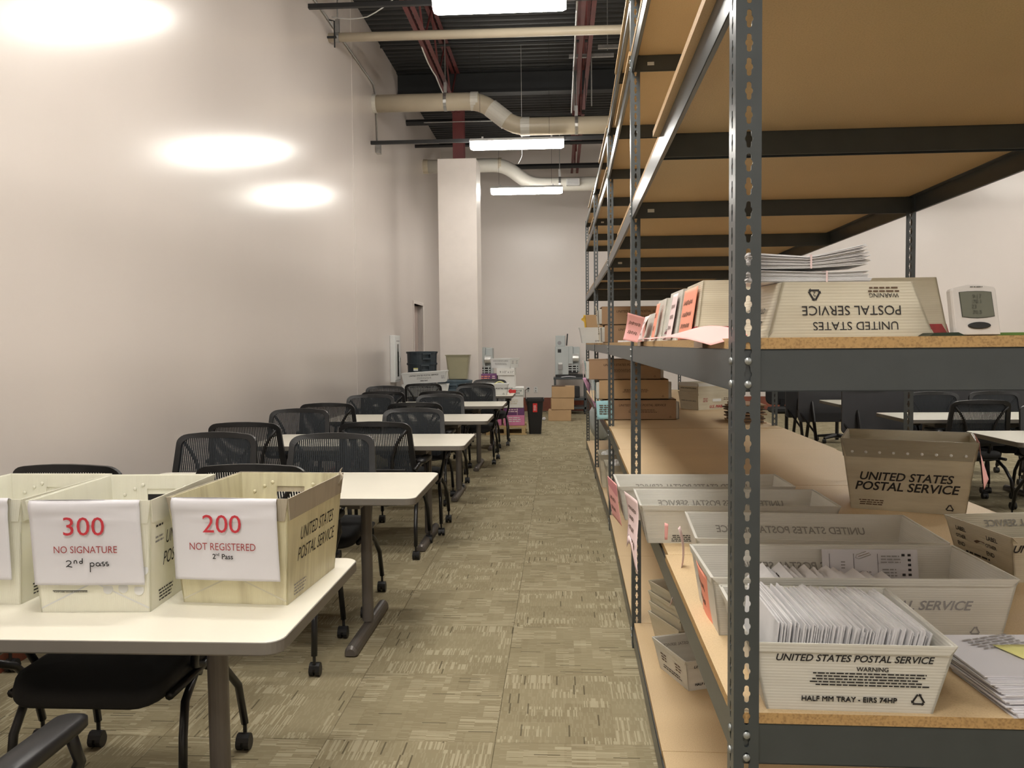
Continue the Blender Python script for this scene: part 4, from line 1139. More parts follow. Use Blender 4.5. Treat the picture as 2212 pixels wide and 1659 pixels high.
# angled tray at the right edge
t5 = T_('mail_tray', .62, .285, .57, .24, .122, 'mail tray with LABEL OTHER END printing, at the right edge of the picture', 'tray', (1.430, 2.330, ZB), .13, M_TRAYO, M_TRAYO, group='mail trays in the nearest bay', **MT)
for uu in (.55, -.42):
    tp(t5, 3, uu * -1, .80, 'LABEL', .045, italic=False); tp(t5, 3, uu * -1 - .05, .62, 'OTHER', .045, italic=False); tp(t5, 3, uu * -1 - .10, .44, 'END', .032, italic=False)
gp(t5, 3, -.1, .28, .12, 2, .012, M_INK, seed=40); tp(t5, 0, -.30, .75, 'UNITED STATES POSTAL SERVICE', .42)
tp(t5, 2, 0, .80, 'UNITED STATES POSTAL SERVICE', .40, m=M_INKG, mirror=True)
wing = MB(); wing.add([(0, 0, 0), (.03, .012, 0), (.05, .002, 0), (.028, .004, 0), (.012, -.004, 0)], [(0, 4, 3, 1), (1, 3, 2)])
p, f, t = wp(t5, 3, .05, .62); wo = wing.build('bird_emblem', M_INKB, t5, (p[0], p[1] + .03, p[2]), Euler((PI / 2, 0, -PI / 2)))
def crumple(name, cx_, cy_, cz_, rx, ry, rz_, m, label, cat, seed=1, amp=.18, parent=None):
    mb = MB(); nu, nv = 26, 14; rn = random.Random(seed); ph = [rn.uniform(0, 6) for _ in range(8)]
    vs = []
    for j in range(nv + 1):
        th = PI * j / nv
        for i in range(nu):
            a = 2 * PI * i / nu
            d = 1 + amp * (math.sin(3 * a + ph[0] + 2 * th) * .5 + math.sin(7 * a + ph[1] - 3 * th) * .35 + math.sin(5 * th + ph[2] + 4 * a) * .4)
            vs.append((rx * d * math.sin(th) * math.cos(a), ry * d * math.sin(th) * math.sin(a), rz_ * d * math.cos(th)))
    mb.add(vs, [(j * nu + i, j * nu + (i + 1) % nu, (j + 1) * nu + (i + 1) % nu, (j + 1) * nu + i) for j in range(nv) for i in range(nu)])
    o = mb.build(name, m, parent, (cx_, cy_, cz_)); 
    if label: tag(o, label, cat)
    return o
crumple('plastic_bag', 1.46, 2.30, .885, .20, .085, .060, M_WPL, 'crumpled white plastic bag lying in the right hand tray', 'bag', 5, .12)
# stack of papers with a yellow note
ps = empty('paper_stack', (.848, 1.49, ZB), .07, 'slumped stack of printed forms on the lower shelf, right of the packed half tray', 'papers')
rnd = random.Random(9)
for k in range(20):
    mb = MB(); w, d = .215, .20; z = .0027 * k; dx = -.0012 * k + rnd.uniform(-.004, .004); dy = .0022 * k + rnd.uniform(-.006, .006); a = rnd.uniform(-.04, .04)
    T = Matrix.Translation((dx, dy, z)) @ Matrix.Rotation(a, 4, 'Z')
    mb.box(-w / 2, w / 2, -d / 2, d / 2, 0, .0022, 0, T); mb.build('sheet', M_PAPER, ps)
greeked(ps, (-.03, .12, .0565), .12, 5, .011, M_PENC, '+Z', 0, 50, spin=.3); greeked(ps, (.03, -.0, .0565), .10, 5, .010, M_PENC, '+Z', 0, 51, spin=.2)
yn = sheet('yellow_note', lambda u, v: (.80 + .15 * u + .02 * v, 1.565 - .065 * v - .01 * u, ZB + .0575 + .003 * math.sin(3 * u)), 6, 3, M_YEL); tag(yn, 'pale yellow sticky note on the slumped paper stack', 'note')

# ------------------------------------------------------------------ eye level shelf of the nearest bay: upturned trays
def inv(name, Lt, Wt, Lb, Wb, h, label, cx_, cy_, rz, body, rim_m, **k):
    r = T_(name, Lt, Wt, Lb, Wb, h, label, 'tray', (cx_, cy_, ZA + h), 0, body, rim_m, **k); r.rotation_euler = (0, PI, rz); return r
p1 = inv('mail_tray', .288, .25, .228, .22, .095, 'upturned half tray with upside down printing, nearest on the eye level shelf', .484, 1.570, .10, M_TRAYO, M_TRAYO, group='upturned trays on the eye level shelf', rim=.012, holes=False)
tp(p1, 0, -.06, .80, 'UNITED STATES', .148, bold=False, italic=False); tp(p1, 0, -.02, .52, 'POSTAL SERVICE', .172, bold=False, italic=False)
tp(p1, 0, -.50, .25, 'WARNING', .052, bold=False, italic=False); gp(p1, 0, -.50, .16, .06, 2, .006, M_INKB, seed=60); rc(p1, 0, .50, .22, .026)
letter(bpy.data.objects.get(p1.name), '2', (wp(p1, 0, .50, .22)[0]), height=.008, m=M_INK, tilt=.2)
for uu in (.3, -.4): tp(p1, 1, uu, .75, 'LABEL', .045, italic=False); tp(p1, 1, uu, .5, 'OTHER', .045, italic=False)
p2 = inv('mail_tray', .590, .300, .550, .250, .144, 'upturned long tray with a dark red taped rim, behind the nearest upturned tray', .6245, 2.170, 0, M_TRAYO, M_REDTAPE, group='upturned trays on the eye level shelf', rim=.032, holes=False)
p3_ = inv('mail_tray', .600, .290, .550, .245, .148, 'upturned long tray, third along the eye level shelf, pale slip on its end', .630, 2.540, .01, M_TRAY, M_TRAY, group='upturned trays on the eye level shelf', rim=.02, holes=False)
p4 = inv('mail_tray', .600, .290, .550, .245, .142, 'upturned long tray, fourth along the eye level shelf, coral slip on its end', .633, 2.905, -.01, M_TRAY, M_TRAY, group='upturned trays on the eye level shelf', rim=.02, holes=False)
p5 = inv('mail_tray', .600, .280, .550, .240, .108, 'low upturned tray, fifth and farthest in the nearest bay', .640, 3.285, 0, M_TRAY, M_TRAY, group='upturned trays on the eye level shelf', rim=.02, holes=False)
def endslip(y0, y1, xb, xt, zb, zt, m, label, seed, rows=3, curl=0):
    o = slip('paper_slip', lambda u, v: (xt + (xb - xt) * v - .004 - curl * math.sin(PI * v) * u, y1 + (y0 - y1) * u, zt + (zb - zt) * v), m, label)
    on_slip(o, o_fn[o.name], rows, seed); return o
endslip(2.075, 2.29, .326, .346, 1.430, 1.560, M_CORAL, 'coral handwritten sheet against the second upturned tray', 3, 3)
endslip(2.44, 2.55, .326, .350, 1.430, 1.565, M_PINK2, 'pale pink strip on the end of the third upturned tray', 13, 3)
endslip(2.57, 2.66, .330, .352, 1.430, 1.500, mat('maroon_label', (.18, .04, .05), rough=.6), 'maroon label low on the third upturned tray', 14, 1)
endslip(2.84, 2.93, .322, .345, 1.430, 1.555, M_CORAL, 'narrow coral strip on the end of the fourth upturned tray', 23, 2)
endslip(3.17, 3.36, .318, .348, 1.430, 1.525, M_PINK2, 'pale pink sheet bundle leaning on the fifth upturned tray', 33, 3, .012)
sl = slip('paper_slip', lambda u, v: (.285 + .075 * u - .02 * v * v * (1 - u), 3.50 + .02 * math.sin(3 * v), 1.548 - .112 * v - .022 * u + .0 * u), M_PINK, 'pink curled sheet standing at the end of the nearest bay')
on_slip(sl, o_fn[sl.name], 2, 41, off=(0, -.0012, 0))
cu_ = slip('paper_slip', lambda u, v: (.350 - .105 * u - .07 * v * (1 - .3 * u), 1.53 + .42 * u + .03 * v, ZA + .004 + .019 * math.sin(PI * min(1, u * 1.15)) ** 1.0 * (1 - .55 * v) + .004 * (1 - v) - .016 * v * (1 - u)), M_PINK, 'long pink sheet curling over the edge of the eye level shelf', 20, 8)
# bundles of envelopes on the nearest upturned tray
def bundle(loc, rz, n, tilt, flare, label, seed, xb):
    r = empty('envelope_bundle', loc, rz, label, 'envelope bundle', 'banded envelope bundles')
    rn = random.Random(seed)
    for k in range(n):
        mb = MB(); A = []; w = .105; x0 = -.105 + rn.uniform(-.004, .004); x1 = .105 + rn.uniform(-.006, .006) - .0006 * k; dy = rn.uniform(-.004, .004)
        for i in range(9):
            x = x0 + (x1 - x0) * i / 8.0; dist = abs(x - xb)
            zc = k * (.0016 + flare * dist) + tilt * max(0, x - xb) * (k / n * .6 + .4) + .020 * dist * 0
            A.append([(x, dy - w / 2, zc), (x, dy + w / 2, zc), (x, dy + w / 2, zc + .0012 + flare * .6 * dist), (x, dy - w / 2, zc + .0012 + flare * .6 * dist)])
        mb.rings(A); mb.build('envelope', M_ENV, r)
    h = n * .0016
    mb = MB(); mb.box(xb - .0015, xb + .0015, -.0560, -.0550, -.001, h + .002); mb.box(xb - .0015, xb + .0015, .0550, .0560, -.001, h + .002); mb.box(xb - .0015, xb + .0015, -.0560, .0560, h + .001, h + .002)
    mb.build('rubber_band', M_PINK2, r)
    return r
zt_ = ZA + .0962
bundle((.432, 1.53, zt_), .04, 11, .0, .0035, 'lower rubber banded bundle of white envelopes on the nearest upturned tray', 3, .030)
bundle((.434, 1.53, zt_ + .0245), -.02, 13, .14, .0065, 'upper rubber banded bundle of white envelopes fanning open to the right', 4, .004)
# thermometer
th = empty('thermometer', (.689, 1.425, ZA + .001), .03, 'pale grey digital thermometer with an oval button standing on the eye level shelf', 'thermometer')
def thp(k, y):
    P = []
    w0, w1, h = .0385 * k, .0375 * k, .082
    for (x, z) in ((-w0 + .003, 0), (w0 + .002, 0)): P.append((x, y, z))
    for a in (0, 30, 60, 90): P.append((w1 - .0075 + .006 * math.cos(math.radians(a)) - .001, y, h - .0075 + .005 * math.sin(math.radians(a))))
    for t in (.25, 0, -.25): P.append((t * 2 * w1 * .6 - .003, y, h + .0015 * (1 - (t * 2) ** 2)))
    for a in (90, 120, 150, 180): P.append((-w1 + .0075 + .006 * math.cos(math.radians(a)) - .004, y, h - .0085 + .005 * math.sin(math.radians(a))))
    return P
body = MB(); body.rings([thp(.94, -.010), thp(1, -.006), thp(1, .006), thp(.9, .010)]); body.build('case', M_THERM, th, rot=(-.10, 0, -.0), bevel=.001)
lc = MB(); lo = [(-.0225, .0305), (-.012, .0288), (.002, .0280), (.015, .0288), (.0285, .0310), (.0245, .0700), (.012, .0713), (0, .0715), (-.013, .0712), (-.0265, .0700)]
lc.rings([[(x, -.0108, z) for x, z in lo], [(x, -.0112, z) for x, z in lo]]); lc.build('screen', M_LCD, th, rot=(-.10, 0, 0))
sc_ = MB(); sc_.rings([[(x * 1.05, -.0104, .0507 + (z - .0507) * 1.05) for x, z in lo], [(x * 1.05, -.0106, .0507 + (z - .0507) * 1.05) for x, z in lo]]); sc_.build('screen_bezel', M_LCDD, th, rot=(-.10, 0, 0))
for s, x, z in (('9:17', .001, .0645), ('70.1', .001, .0560), ('23', -.004, .0475), ('70.5', .001, .0382)):
    letter(th, s, (x, -.0112 + z * .10 - .0012, z), height=.0062, m=M_LCDD, tilt=.10 * -1)
ov = MB(); ov.rings([[(.004 + .0185 * k * math.cos(a), yy, .0150 + .0058 * k * math.sin(a)) for a in [2 * PI * q / 24 for q in range(24)]] for k, yy in ((1, -.0100), (1, -.0118), (.8, -.0128))]); ov.build('button', M_BLK, th, rot=(-.10, 0, 0))
greeked(th, (.0005, -.0112 + .0079, .0795), .023, 1, .0030, M_LCDD, '-Y', -.1, 70)
# green mat behind the thermometer with a dark curled corner
gm = MB(); gm.box(.665, 1.22, 1.47, 1.85, ZA, ZA + .0055); o = gm.build('cutting_mat', M_MAT, None, bevel=.001); tag(o, 'green cutting mat lying behind the thermometer', 'mat')
dk = MB(); dk.add([(.606, 1.400, ZA + .0002), (.665, 1.400, ZA + .0002), (.665, 1.455, ZA + .0002), (.610, 1.455, ZA + .0002), (.617, 1.405, ZA + .0055), (.655, 1.405, ZA + .006), (.655, 1.45, ZA + .006), (.617, 1.45, ZA + .0055)],
       [(0, 3, 2, 1), (4, 5, 6, 7), (0, 1, 5, 4), (1, 2, 6, 5), (2, 3, 7, 6), (3, 0, 4, 7)])
o = dk.build('rubber_wedge', M_MATD); tag(o, 'small dark green wedge on the shelf edge beside the thermometer', 'wedge')

# ------------------------------------------------------------------ bottom shelf of the nearest bay
b1 = T_('mail_tray', .322, .277, .275, .235, .120, 'single half tray lying askew on the bottom shelf', 'tray', (.563, 3.227, ZCs), .342, M_TRAY, M_TRAY, group='half trays on the bottom shelf', **MT)
tp(b1, 0, .0, .80, 'UNITED STATES POSTAL SERVICE', .25); tp(b1, 0, -.2, .20, 'HALF MM TRAY - EIRS 74HP', .17, italic=False); gp(b1, 0, -.1, .58, .14, 5, .007, M_INK, seed=80)
tp(b1, 2, 0, .72, 'UNITED STATES POSTAL SERVICE', .24, m=M_INKG, mirror=True)
gp(b1, 3, .45, .62, .05, 3, .012, M_INKB, seed=81); gp(b1, 3, -.45, .62, .05, 3, .012, M_INKB, seed=82); gp(b1, 3, 0, .25, .16, 2, .010, M_INK, seed=83)
for k in range(4):
    o = T_('mail_tray', .322, .277, .275, .235, .120, ('lowest', 'second', 'third', 'topmost')[k] + ' half tray of the nested stack on the bottom shelf', 'tray', (.583 + .003 * (k % 2), 3.560, ZCs + .0455 * k), .36 + .015 * (k % 2), M_TRAYO, M_TRAYO, group='nested half trays', **MT)

# ------------------------------------------------------------------ second and third bays
def sleeve(loc, rz, L, Wd, h, label, lines, seed=1, end=True, m=None, flap=True):
    """brown sleeve around a white tray: printed long side, open ends showing the tray"""
    r = empty('sleeved_tray', loc, rz, label, 'box', 'brown sleeved mail trays')
    t = .005; mb = MB()
    for pn_ in (([(-L / 2, -Wd / 2, 0), (L / 2, -Wd / 2, 0), (L / 2, -Wd / 2, h), (-L / 2, -Wd / 2, h)], (0, t, 0)), ([(L / 2, Wd / 2, 0), (-L / 2, Wd / 2, 0), (-L / 2, Wd / 2, h), (L / 2, Wd / 2, h)], (0, -t, 0)),
               ([(-L / 2, -Wd / 2, h), (L / 2, -Wd / 2, h), (L / 2, Wd / 2, h), (-L / 2, Wd / 2, h)], (0, 0, -t)), ([(-L / 2, Wd / 2, 0), (L / 2, Wd / 2, 0), (L / 2, -Wd / 2, 0), (-L / 2, -Wd / 2, 0)], (0, 0, t))):
        mb.panel(*pn_)
    mb.build('sleeve', m or M_CARD, r)
    mb = MB(); mb.box(-L / 2 - .020, L / 2 + .025, -Wd / 2 + .012, -Wd / 2 + .016, .008, h - .02); mb.box(-L / 2 - .020, L / 2 + .025, Wd / 2 - .016, Wd / 2 - .012, .008, h - .02); mb.box(-L / 2 - .022, L / 2 + .027, -Wd / 2 + .012, Wd / 2 - .012, .007, .011)
    for s in (-1, 1): mb.box(*sorted((s * (L / 2 + .020), s * (L / 2 + .024))), -Wd / 2 + .012, Wd / 2 - .012, .008, h - .025)
    mb.build('inner_tray', M_TRAY, r)
    if lines: letter(r, 'UNITED STATES POSTAL SERVICE', (.02, -Wd / 2 - .001, h * .72), width=L * .66, m=M_INKB, italic=True, bold=True)
    greeked(r, (.02, -Wd / 2 - .001, h * .48), L * .4, 3, .010, M_INKB, '-Y', 0, seed); recycle(r, (L * .42, -Wd / 2 - .001, h * .14), .02, M_INKB)
    return r
sleeve((.655, 7.10, ZA), 0, .56, .29, .150, 'brown sleeved tray at the bottom of the eye level pile in the third bay', 1, 3)
sleeve((.650, 7.10, ZA + .1505), .01, .60, .29, .150, 'brown sleeved tray on top of the eye level pile in the third bay', 1, 4)
sleeve((.650, 6.92, ZB), 0, .58, .29, .168, 'brown sleeved tray at the bottom of the waist high pile in the third bay', 1, 5)
sleeve((.600, 6.93, ZB + .1685), 0, .56, .29, .162, 'brown sleeved tray in the middle of the waist high pile in the third bay', 0, 6, m=M_CARD2)
sleeve((.530, 6.95, ZB + .331), -.01, .58, .29, .165, 'brown sleeved tray on top of the waist high pile in the third bay', 1, 7)
# papers stuck in the left ends
def card(x, y, z, w, h, m, label, rz=0, tx=0.0, marks=True, ty=0):
    o = MB().box(-.0008, .0008, -w / 2, w / 2, -h / 2, h / 2).build('paper_card', m, None, (x, y, z), (tx, ty, rz)); tag(o, label, 'card', 'cards in the tray ends')
    if marks: greeked(o, (-.0015, 0, h * .3), w * .7, 4, h * .12, M_INKB, '-X', 0, int(abs(z * 1000)) % 97)
    return o
card(.215, 6.90, ZB + .41, .17, .15, M_BLUEP, 'light blue card in the end of the topmost waist high sleeved tray', ty=-.12)
card(.195, 6.99, ZB + .41, .15, .14, M_PINK2, 'pale pink card beside the blue card in the topmost waist high tray', ty=-.05)
card(.295, 6.86, ZB + .245, .13, .15, M_BLUEP, 'light blue card in the end of the middle waist high sleeved tray', ty=-.20)
card(.265, 6.97, ZB + .250, .13, .16, M_WPL, 'white card in the end of the middle waist high sleeved tray', ty=-.10)
card(.312, 7.02, ZA + .235, .22, .15, M_TRAYO, 'dirty white cards bulging from the upper eye level sleeved tray', ty=-.12)
card(.330, 6.98, ZA + .080, .20, .14, M_TRAYO, 'dirty white cards bulging from the lower eye level sleeved tray', ty=-.08)
o = sheet('hanging_card', lambda u, v: (.290 + .125 * u + .010 * v, 6.735 - .01 * v, ZB + .160 - .150 * v + .004 * u), 4, 6, M_BLUEP); tag(o, 'light blue printed card hanging off the bottom waist high tray', 'card')
greeked(o, (.355, 6.722, ZB + .12), .08, 5, .017, M_INKB, '-Y', 0, 91)
mauve = mat('mauve_paper', (.66, .36, .52), rough=.8)
o = sheet('paper_slip', lambda u, v: (.185 + .030 * u + .10 * v + .018 * math.sin(9 * v) * u, 6.78 + .10 * u, ZB + .345 - .24 * v - .05 * u * v), 4, 12, mauve); tag(o, 'long mauve slip trailing down the ends of the waist high sleeved trays', 'paper slip')
# far eye level items (end of bay 3)
w1 = T_('mail_tray', .34, .29, .29, .24, .150, 'white mail tray overhanging the eye level shelf at the far end of the third bay', 'tray', (.365, 8.30, ZA), 0, M_WPL, M_WPL, **MT)
tp(w1, 0, .35, .6, 'UNITED', .09); tp(w1, 0, .3, .12, 'EMM TRAY', .12, italic=False, bold=False); gp(w1, 0, .5, .4, .08, 3, .012, M_INK, seed=95)
o = empty('carton', (.36, 8.31, ZA + .151), 0, 'small kraft carton standing on the overhanging white tray', 'box'); MB().box(-.10, .12, -.11, .11, 0, .125).build('box_body', M_CARD2, o, bevel=.002); MB().box(-.1008, .12, -.025, .025, .1252, .1258).build('packing_tape', M_TAN, o)
o = sheet('yellow_sheet', lambda u, v: (.235 + .02 * u + .01 * v - .03 * math.exp(-((v - .35) / .12) ** 2) * (1 - u), 8.17 + .02 * u, ZA + .275 - .125 * v), 4, 10, M_ORANGEY); tag(o, 'amber yellow sheet sticking out beside the small kraft carton', 'paper')
sm = MB().box(-.06, .06, -.05, .05, 0, .012).build('paper_scrap', M_PAPER, None, (.45, 5.4, ZA), (0, 0, .3)); tag(sm, 'small white paper scrap lying on the bare eye level shelf', 'paper')
# printed tubs nested at the far side
for k, (dz, rz) in enumerate(((0, .50), (.085, .50))):
    r = T_('postal_tub', .41, .30, .37, .26, .165, ('lower', 'upper')[k] + ' of two nested tubs marked U.S. MAIL in the third bay', 'tub', (1.375, 7.93, ZB + dz), rz, M_TRAYO, M_TRAYO if k == 0 else M_WPL, rim=.03, holes=False, group='nested tubs in the third bay')
    if k == 0:
        tp(r, 0, .1, .18, 'U.S. MAIL', .15, m=M_INKR); tp(r, 3, 0, .5, 'PROPERTY OF U.S. POSTAL SERVICE', .22)
        MB().box(-.05, .05, -.001, 0, -.013, .013).build('label_slot', M_WPL, r, (0.02, -.1425, .088)); gp(r, 0, -.55, .62, .06, 3, .014, M_INKDR, seed=98); gp(r, 0, .65, .62, .06, 2, .014, M_INKB, seed=99)
    else: tp(r, 3, 0, .7, 'UNITED STATES POSTAL SERVICE', .24)
# dark flattened cartons
fc = empty('flat_carton_stack', (1.47, 6.62, ZB), 0, 'stack of dark flattened corrugated cartons at the far side of the third bay', 'cartons')
rnd = random.Random(5)
for k in range(13):
    MB().box(-.13 + rnd.uniform(-.02, .02), .10 + rnd.uniform(-.02, .01), -.2, .2, 0, .009).build('flat_carton', M_CARDD if k % 2 else M_CARD, fc, (0, rnd.uniform(-.02, .02), .0115 * k), (0, rnd.uniform(-.02, .02), rnd.uniform(-.1, .1)))
# bottom shelf of the third bay: tubs with white film
for k, (x, y) in enumerate(((.575, 7.62), (.60, 6.95))):
    r = T_('postal_tub', .45, .36, .40, .30, .300, ('far', 'near')[k] + ' dull tub of crumpled white film on the bottom shelf of the third bay', 'tub', (x, y, ZCs), 0, M_TRAYO, M_BAND2, rim=.05, holes=False, group='tubs on the bottom shelf of the third bay')
    for q in range(3):
        crumple('white_film', x - .12 + .12 * q, y + .02 * (q % 2), ZCs + .25 + .02 * (q % 2), .075, .12, .07, M_WPL, ('%s heap of crumpled white film in the %s bottom tub' % (('left', 'middle', 'right')[q], ('far', 'near')[k])), 'film', 10 + q + 5 * k, .2)['group'] = 'white film heaps'
# pencil scratches on bare boards
for (x, y, w) in ((.60, 4.75 + .33, .07), (.66, 3.98, .09)):
    mb = MB(); stroke([(-w / 2, .01), (-w * .2, 0), (w * .2, -.002), (w / 2, .008)], .004, mb)
    mb.build('scratch', M_INKB, BAYS[1][0], (x - .33, y - 3.825, ZB + .0006))
# ------------------------------------------------------------------ far left corner and sixth table
def textured_box(name, x0, x1, y0, y1, z0, h, m, label, cat, rz=0, flaps=False, group=None, tape=None):
    o = empty(name, ((x0 + x1) / 2, (y0 + y1) / 2, z0), rz, label, cat, group); w, d = x1 - x0, y1 - y0
    MB().box(-w / 2, w / 2, -d / 2, d / 2, 0, h).build('box_body', m, o, bevel=.006)
    if tape: MB().box(-w / 2, w / 2, -.03, .03, h + .0002, h + .0012).build('packing_tape', tape, o)
    if flaps:
        MB().add([(-w / 2, -d / 2, h), (w * .1, -d / 2, h + .012), (w * .1, 0, h + .022), (-w / 2, 0, h + .010)], [(0, 1, 2, 3)]).build('flap', M_CARDD, o, solid=.004)
    return o
# round storage bins nested beside the column
def round_bin(loc, r0, r1, h, m, label, lid=False, sticker=False, handles=(0,)):
    o = empty('round_bin', loc, 0, label, 'bin', 'dark round bins')
    mb = MB(); mb.lathe([(r0 * .9, 0), (r0, .01), (r1, h - .03), (r1 + .012, h - .03), (r1 + .014, h - .004), (r1 + .010, h), (r1 - .006, h), (r1 - .010, h - .03), (r0 - .01, .02)], 32, cap1=True); mb.build('bin_body', m, o, smooth=False)
    for a in handles:
        hm = MB(); ca = -PI / 2 + a
        T = Matrix.Rotation(ca + PI / 2, 4, 'Z')
        hm.box(-.065, -.055, -r1 - .03, -r1 + .01, h - .115, h - .03, 0, T); hm.box(.055, .065, -r1 - .03, -r1 + .01, h - .115, h - .03, 0, T); hm.box(-.065, .065, -r1 - .035, -r1 - .005, h - .125, h - .10, 0, T); hm.box(-.065, .065, -r1 - .02, -r1, h - .05, h - .028, 0, T)
        hm.build('handle', m, o, bevel=.003)
    if lid:
        MB().lathe([(r1 + .018, h), (r1 + .018, h + .022), (r1 - .03, h + .030), (.02, h + .042)], 32).build('lid', M_BINL, o)
    if sticker:
        MB().box(-.035, .035, -.001, 0, -.025, .018).build('sticker', M_WPL, o, (-.06, -r1 - .006, h - .09)); MB().box(-.035, .035, -.0012, -.0002, 0, .018).build('sticker_band', M_YEL, o, (-.06, -r1 - .0065, h - .09))
    return o
BX, BY = -2.11, 12.62
round_bin((BX, BY, 0), .20, .218, 1.01, M_BINB, 'lowest dark round bin of the stack between wall and column', handles=(.2,))
round_bin((BX, BY, .55), .205, .222, .60, M_BINB, 'middle dark round bin with a yellow sticker, in the stack between wall and column', sticker=True, handles=(.35,))
round_bin((BX, BY, .71), .208, .228, .615, M_BINB, 'topmost dark round bin of the stack between wall and column', handles=(.45,))
round_bin((-1.56, 12.24, 0), .20, .245, .875, M_BINL, 'slate blue round bin with a lid in front of the column', lid=True)
wb = empty('wastebasket', (-1.50, 12.20, .918), 0, 'khaki plastic wastebasket standing on the lidded blue bin', 'wastebasket')
mb = MB(); O = lambda w, d, z: [(p[0], p[1], z) for p in rrect(w, d, .03, 4)]
mb.rings([O(.27, .19, 0), O(.345, .25, .345), O(.365, .27, .345), O(.367, .272, .356), O(.335, .24, .356), O(.26, .18, .02)], 0, True, True); mb.build('basket_body', M_KHAKI, wb)
# white trays on the sixth table
ZT2 = .7375
w2 = T_('mail_tray', .61, .29, .56, .25, .150, 'lower white mail tray at the left end of the farthest table', 'tray', (-1.835, 11.24, ZT2), 0, M_WPL, M_WPL, group='white mail trays on the farthest table', **MT)
w3 = T_('mail_tray', .61, .29, .56, .25, .150, 'upper white mail tray set crooked on the lower one on the farthest table', 'tray', (-1.835, 11.25, ZT2 + .156), 0, M_WPL, M_WPL, group='white mail trays on the farthest table', **MT)
w3.rotation_euler = (0, -.055, .02); w3.location.z += .012
for r in (w2, w3): tp(r, 0, 0, .72 if r is w3 else .78, 'UNITED STATES POSTAL SERVICE', .40); gp(r, 0, 0, .5, .2, 2, .014, M_PENC, seed=7); tp(r, 0, .0, .25, 'EMM TRAY', .1, italic=False)
gp(w3, 0, .88, .55, .05, 3, .016, M_PENC, seed=8)
w4 = T_('mail_tray', .60, .29, .55, .25, .150, 'white mail tray at the right end of the farthest table, yellow paper in it', 'tray', (-1.0, 11.25, ZT2), .03, M_WPL, M_WPL, group='white mail trays on the farthest table', **MT)
tp(w4, 0, .45, .6, 'UNITED STATES POSTAL SERVICE', .46); rc(w4, 0, .85, .12, .03)
yp = sheet('yellow_paper', lambda u, v: (-.90 + .14 * u, 11.18 + .06 * v, ZT2 + .135 + .04 * math.sin(2.6 * u) + .01 * v), 6, 3, M_YEL); tag(yp, 'pale yellow paper poking out of the right hand white tray', 'paper')
rd = empty('tape_dispenser', (-.665, 11.45, ZT2), 0, 'small red tape gun on the corner of the farthest table', 'tape dispenser')
MB().tube([(-.02, -.02, .035), (-.02, .02, .035)], .028, 16).build('tape_roll', mat('red_plastic', (.62, .03, .03), rough=.4), rd); MB().box(-.03, .055, -.014, .014, .01, .055).build('handle', mat('red_plastic', (.62, .03, .03)), rd, bevel=.004)
# extinguisher cabinet on the left wall
ec = empty('extinguisher_cabinet', (XL, 11.98, .88), 0, 'white extinguisher cabinet with a slim dark window on the left wall', 'cabinet')
MB().box(0, .073, 0, .42, 0, .69).build('cabinet_body', M_WPL, ec, bevel=.008)
MB().box(.073, .079, .03, .39, .03, .66).build('door', M_WPL, ec, bevel=.004)
MB().box(.0785, .0805, .16, .27, .08, .56).build('door_window', M_SHADE, ec)
MB().box(.0785, .092, .33, .36, .30, .36).build('pull', M_GALV, ec)
MB().box(.0785, .0800, .10, .33, .600, .612).build('name_strip', M_PENC, ec)

# ------------------------------------------------------------------ pallet with cartons
pl = empty('pallet', (-.86, 13.32, 0), .04, 'low pine pallet carrying stacked cartons near the far wall', 'pallet')
for k in range(6): MB().box(-.32, .32, -.38 + k * .13, -.38 + k * .13 + .10, .115, .135).build('deck_board', M_PALLET, pl)
for x in (-.30, -.02, .26): MB().box(x - .02, x + .04, -.38, .37, .022, .115).build('stringer', M_PALLET, pl)
for k in (0, 2.5, 5): MB().box(-.32, .32, -.38 + k * .13, -.38 + k * .13 + .09, 0, .022).build('bottom_board', M_PALLET, pl)
zc = .136; stack = []
def cart(x0, x1, y0, y1, h, m, label, rz=.04, z=None, **k):
    global zc
    zz = zc if z is None else z
    o = textured_box('carton', x0, x1, y0, y1, zz, h, m, label, 'box', rz, **k)
    if z is None: zc = zz + h + .001
    return o
c = cart(-.90, -.57, 13.05, 13.46, .165, M_MAGE, 'pink printed carton lowest in the carton stack on the pallet'); greeked(c, (0, -.206, .12), .2, 3, .03, M_MAGE if False else M_WPL, '-Y', 0, 5)
c = cart(-.90, -.575, 13.05, 13.46, .115, M_PURP, 'purple printed carton above the pink one on the pallet'); greeked(c, (-.02, -.206, .08), .2, 2, .03, M_PINK2, '-Y', 0, 6)
MB().box(.05, .055, -.2065, -.2050, 0, .115).build('label_divider', M_PINK2, c)
c = cart(-.92, -.585, 13.04, 13.46, .185, M_WCARD, 'white paper carton above the purple one on the pallet'); greeked(c, (.0, -.212, .12), .18, 3, .03, M_TRAYO, '-Y', 0, 7)
c = cart(-.925, -.575, 13.03, 13.47, .135, M_WCARD, 'white carton marked COMPUTER FORMS on the pallet stack'); letter(c, 'COMPUTER\nFORMS', (.06, -.2212, .066), width=.16, m=M_GREENINK, italic=True, bold=True)
fr = MB()
for b in ((-.02, .165, .112, .116), (-.02, .165, .012, .016)): fr.box(b[0], b[1], -.2212, -.2205, b[2], b[3])
for b in ((-.024, -.02), (.165, .169)): fr.box(b[0], b[1], -.2212, -.2205, .012, .116)
fr.build('printed_frame', M_GREENINK, c)
c = cart(-.96, -.715, 13.08, 13.44, .19, M_WCARD, 'plain white carton near the top of the pallet stack', .0)
c = cart(-1.00, -.715, 13.06, 13.44, .115, M_WCARD, 'white carton printed 9 1/2" x 11", high on the pallet stack', .0); letter(c, '9 1/2" x 11"', (.02, -.1912, .055), width=.22, m=M_INK, bold=False)
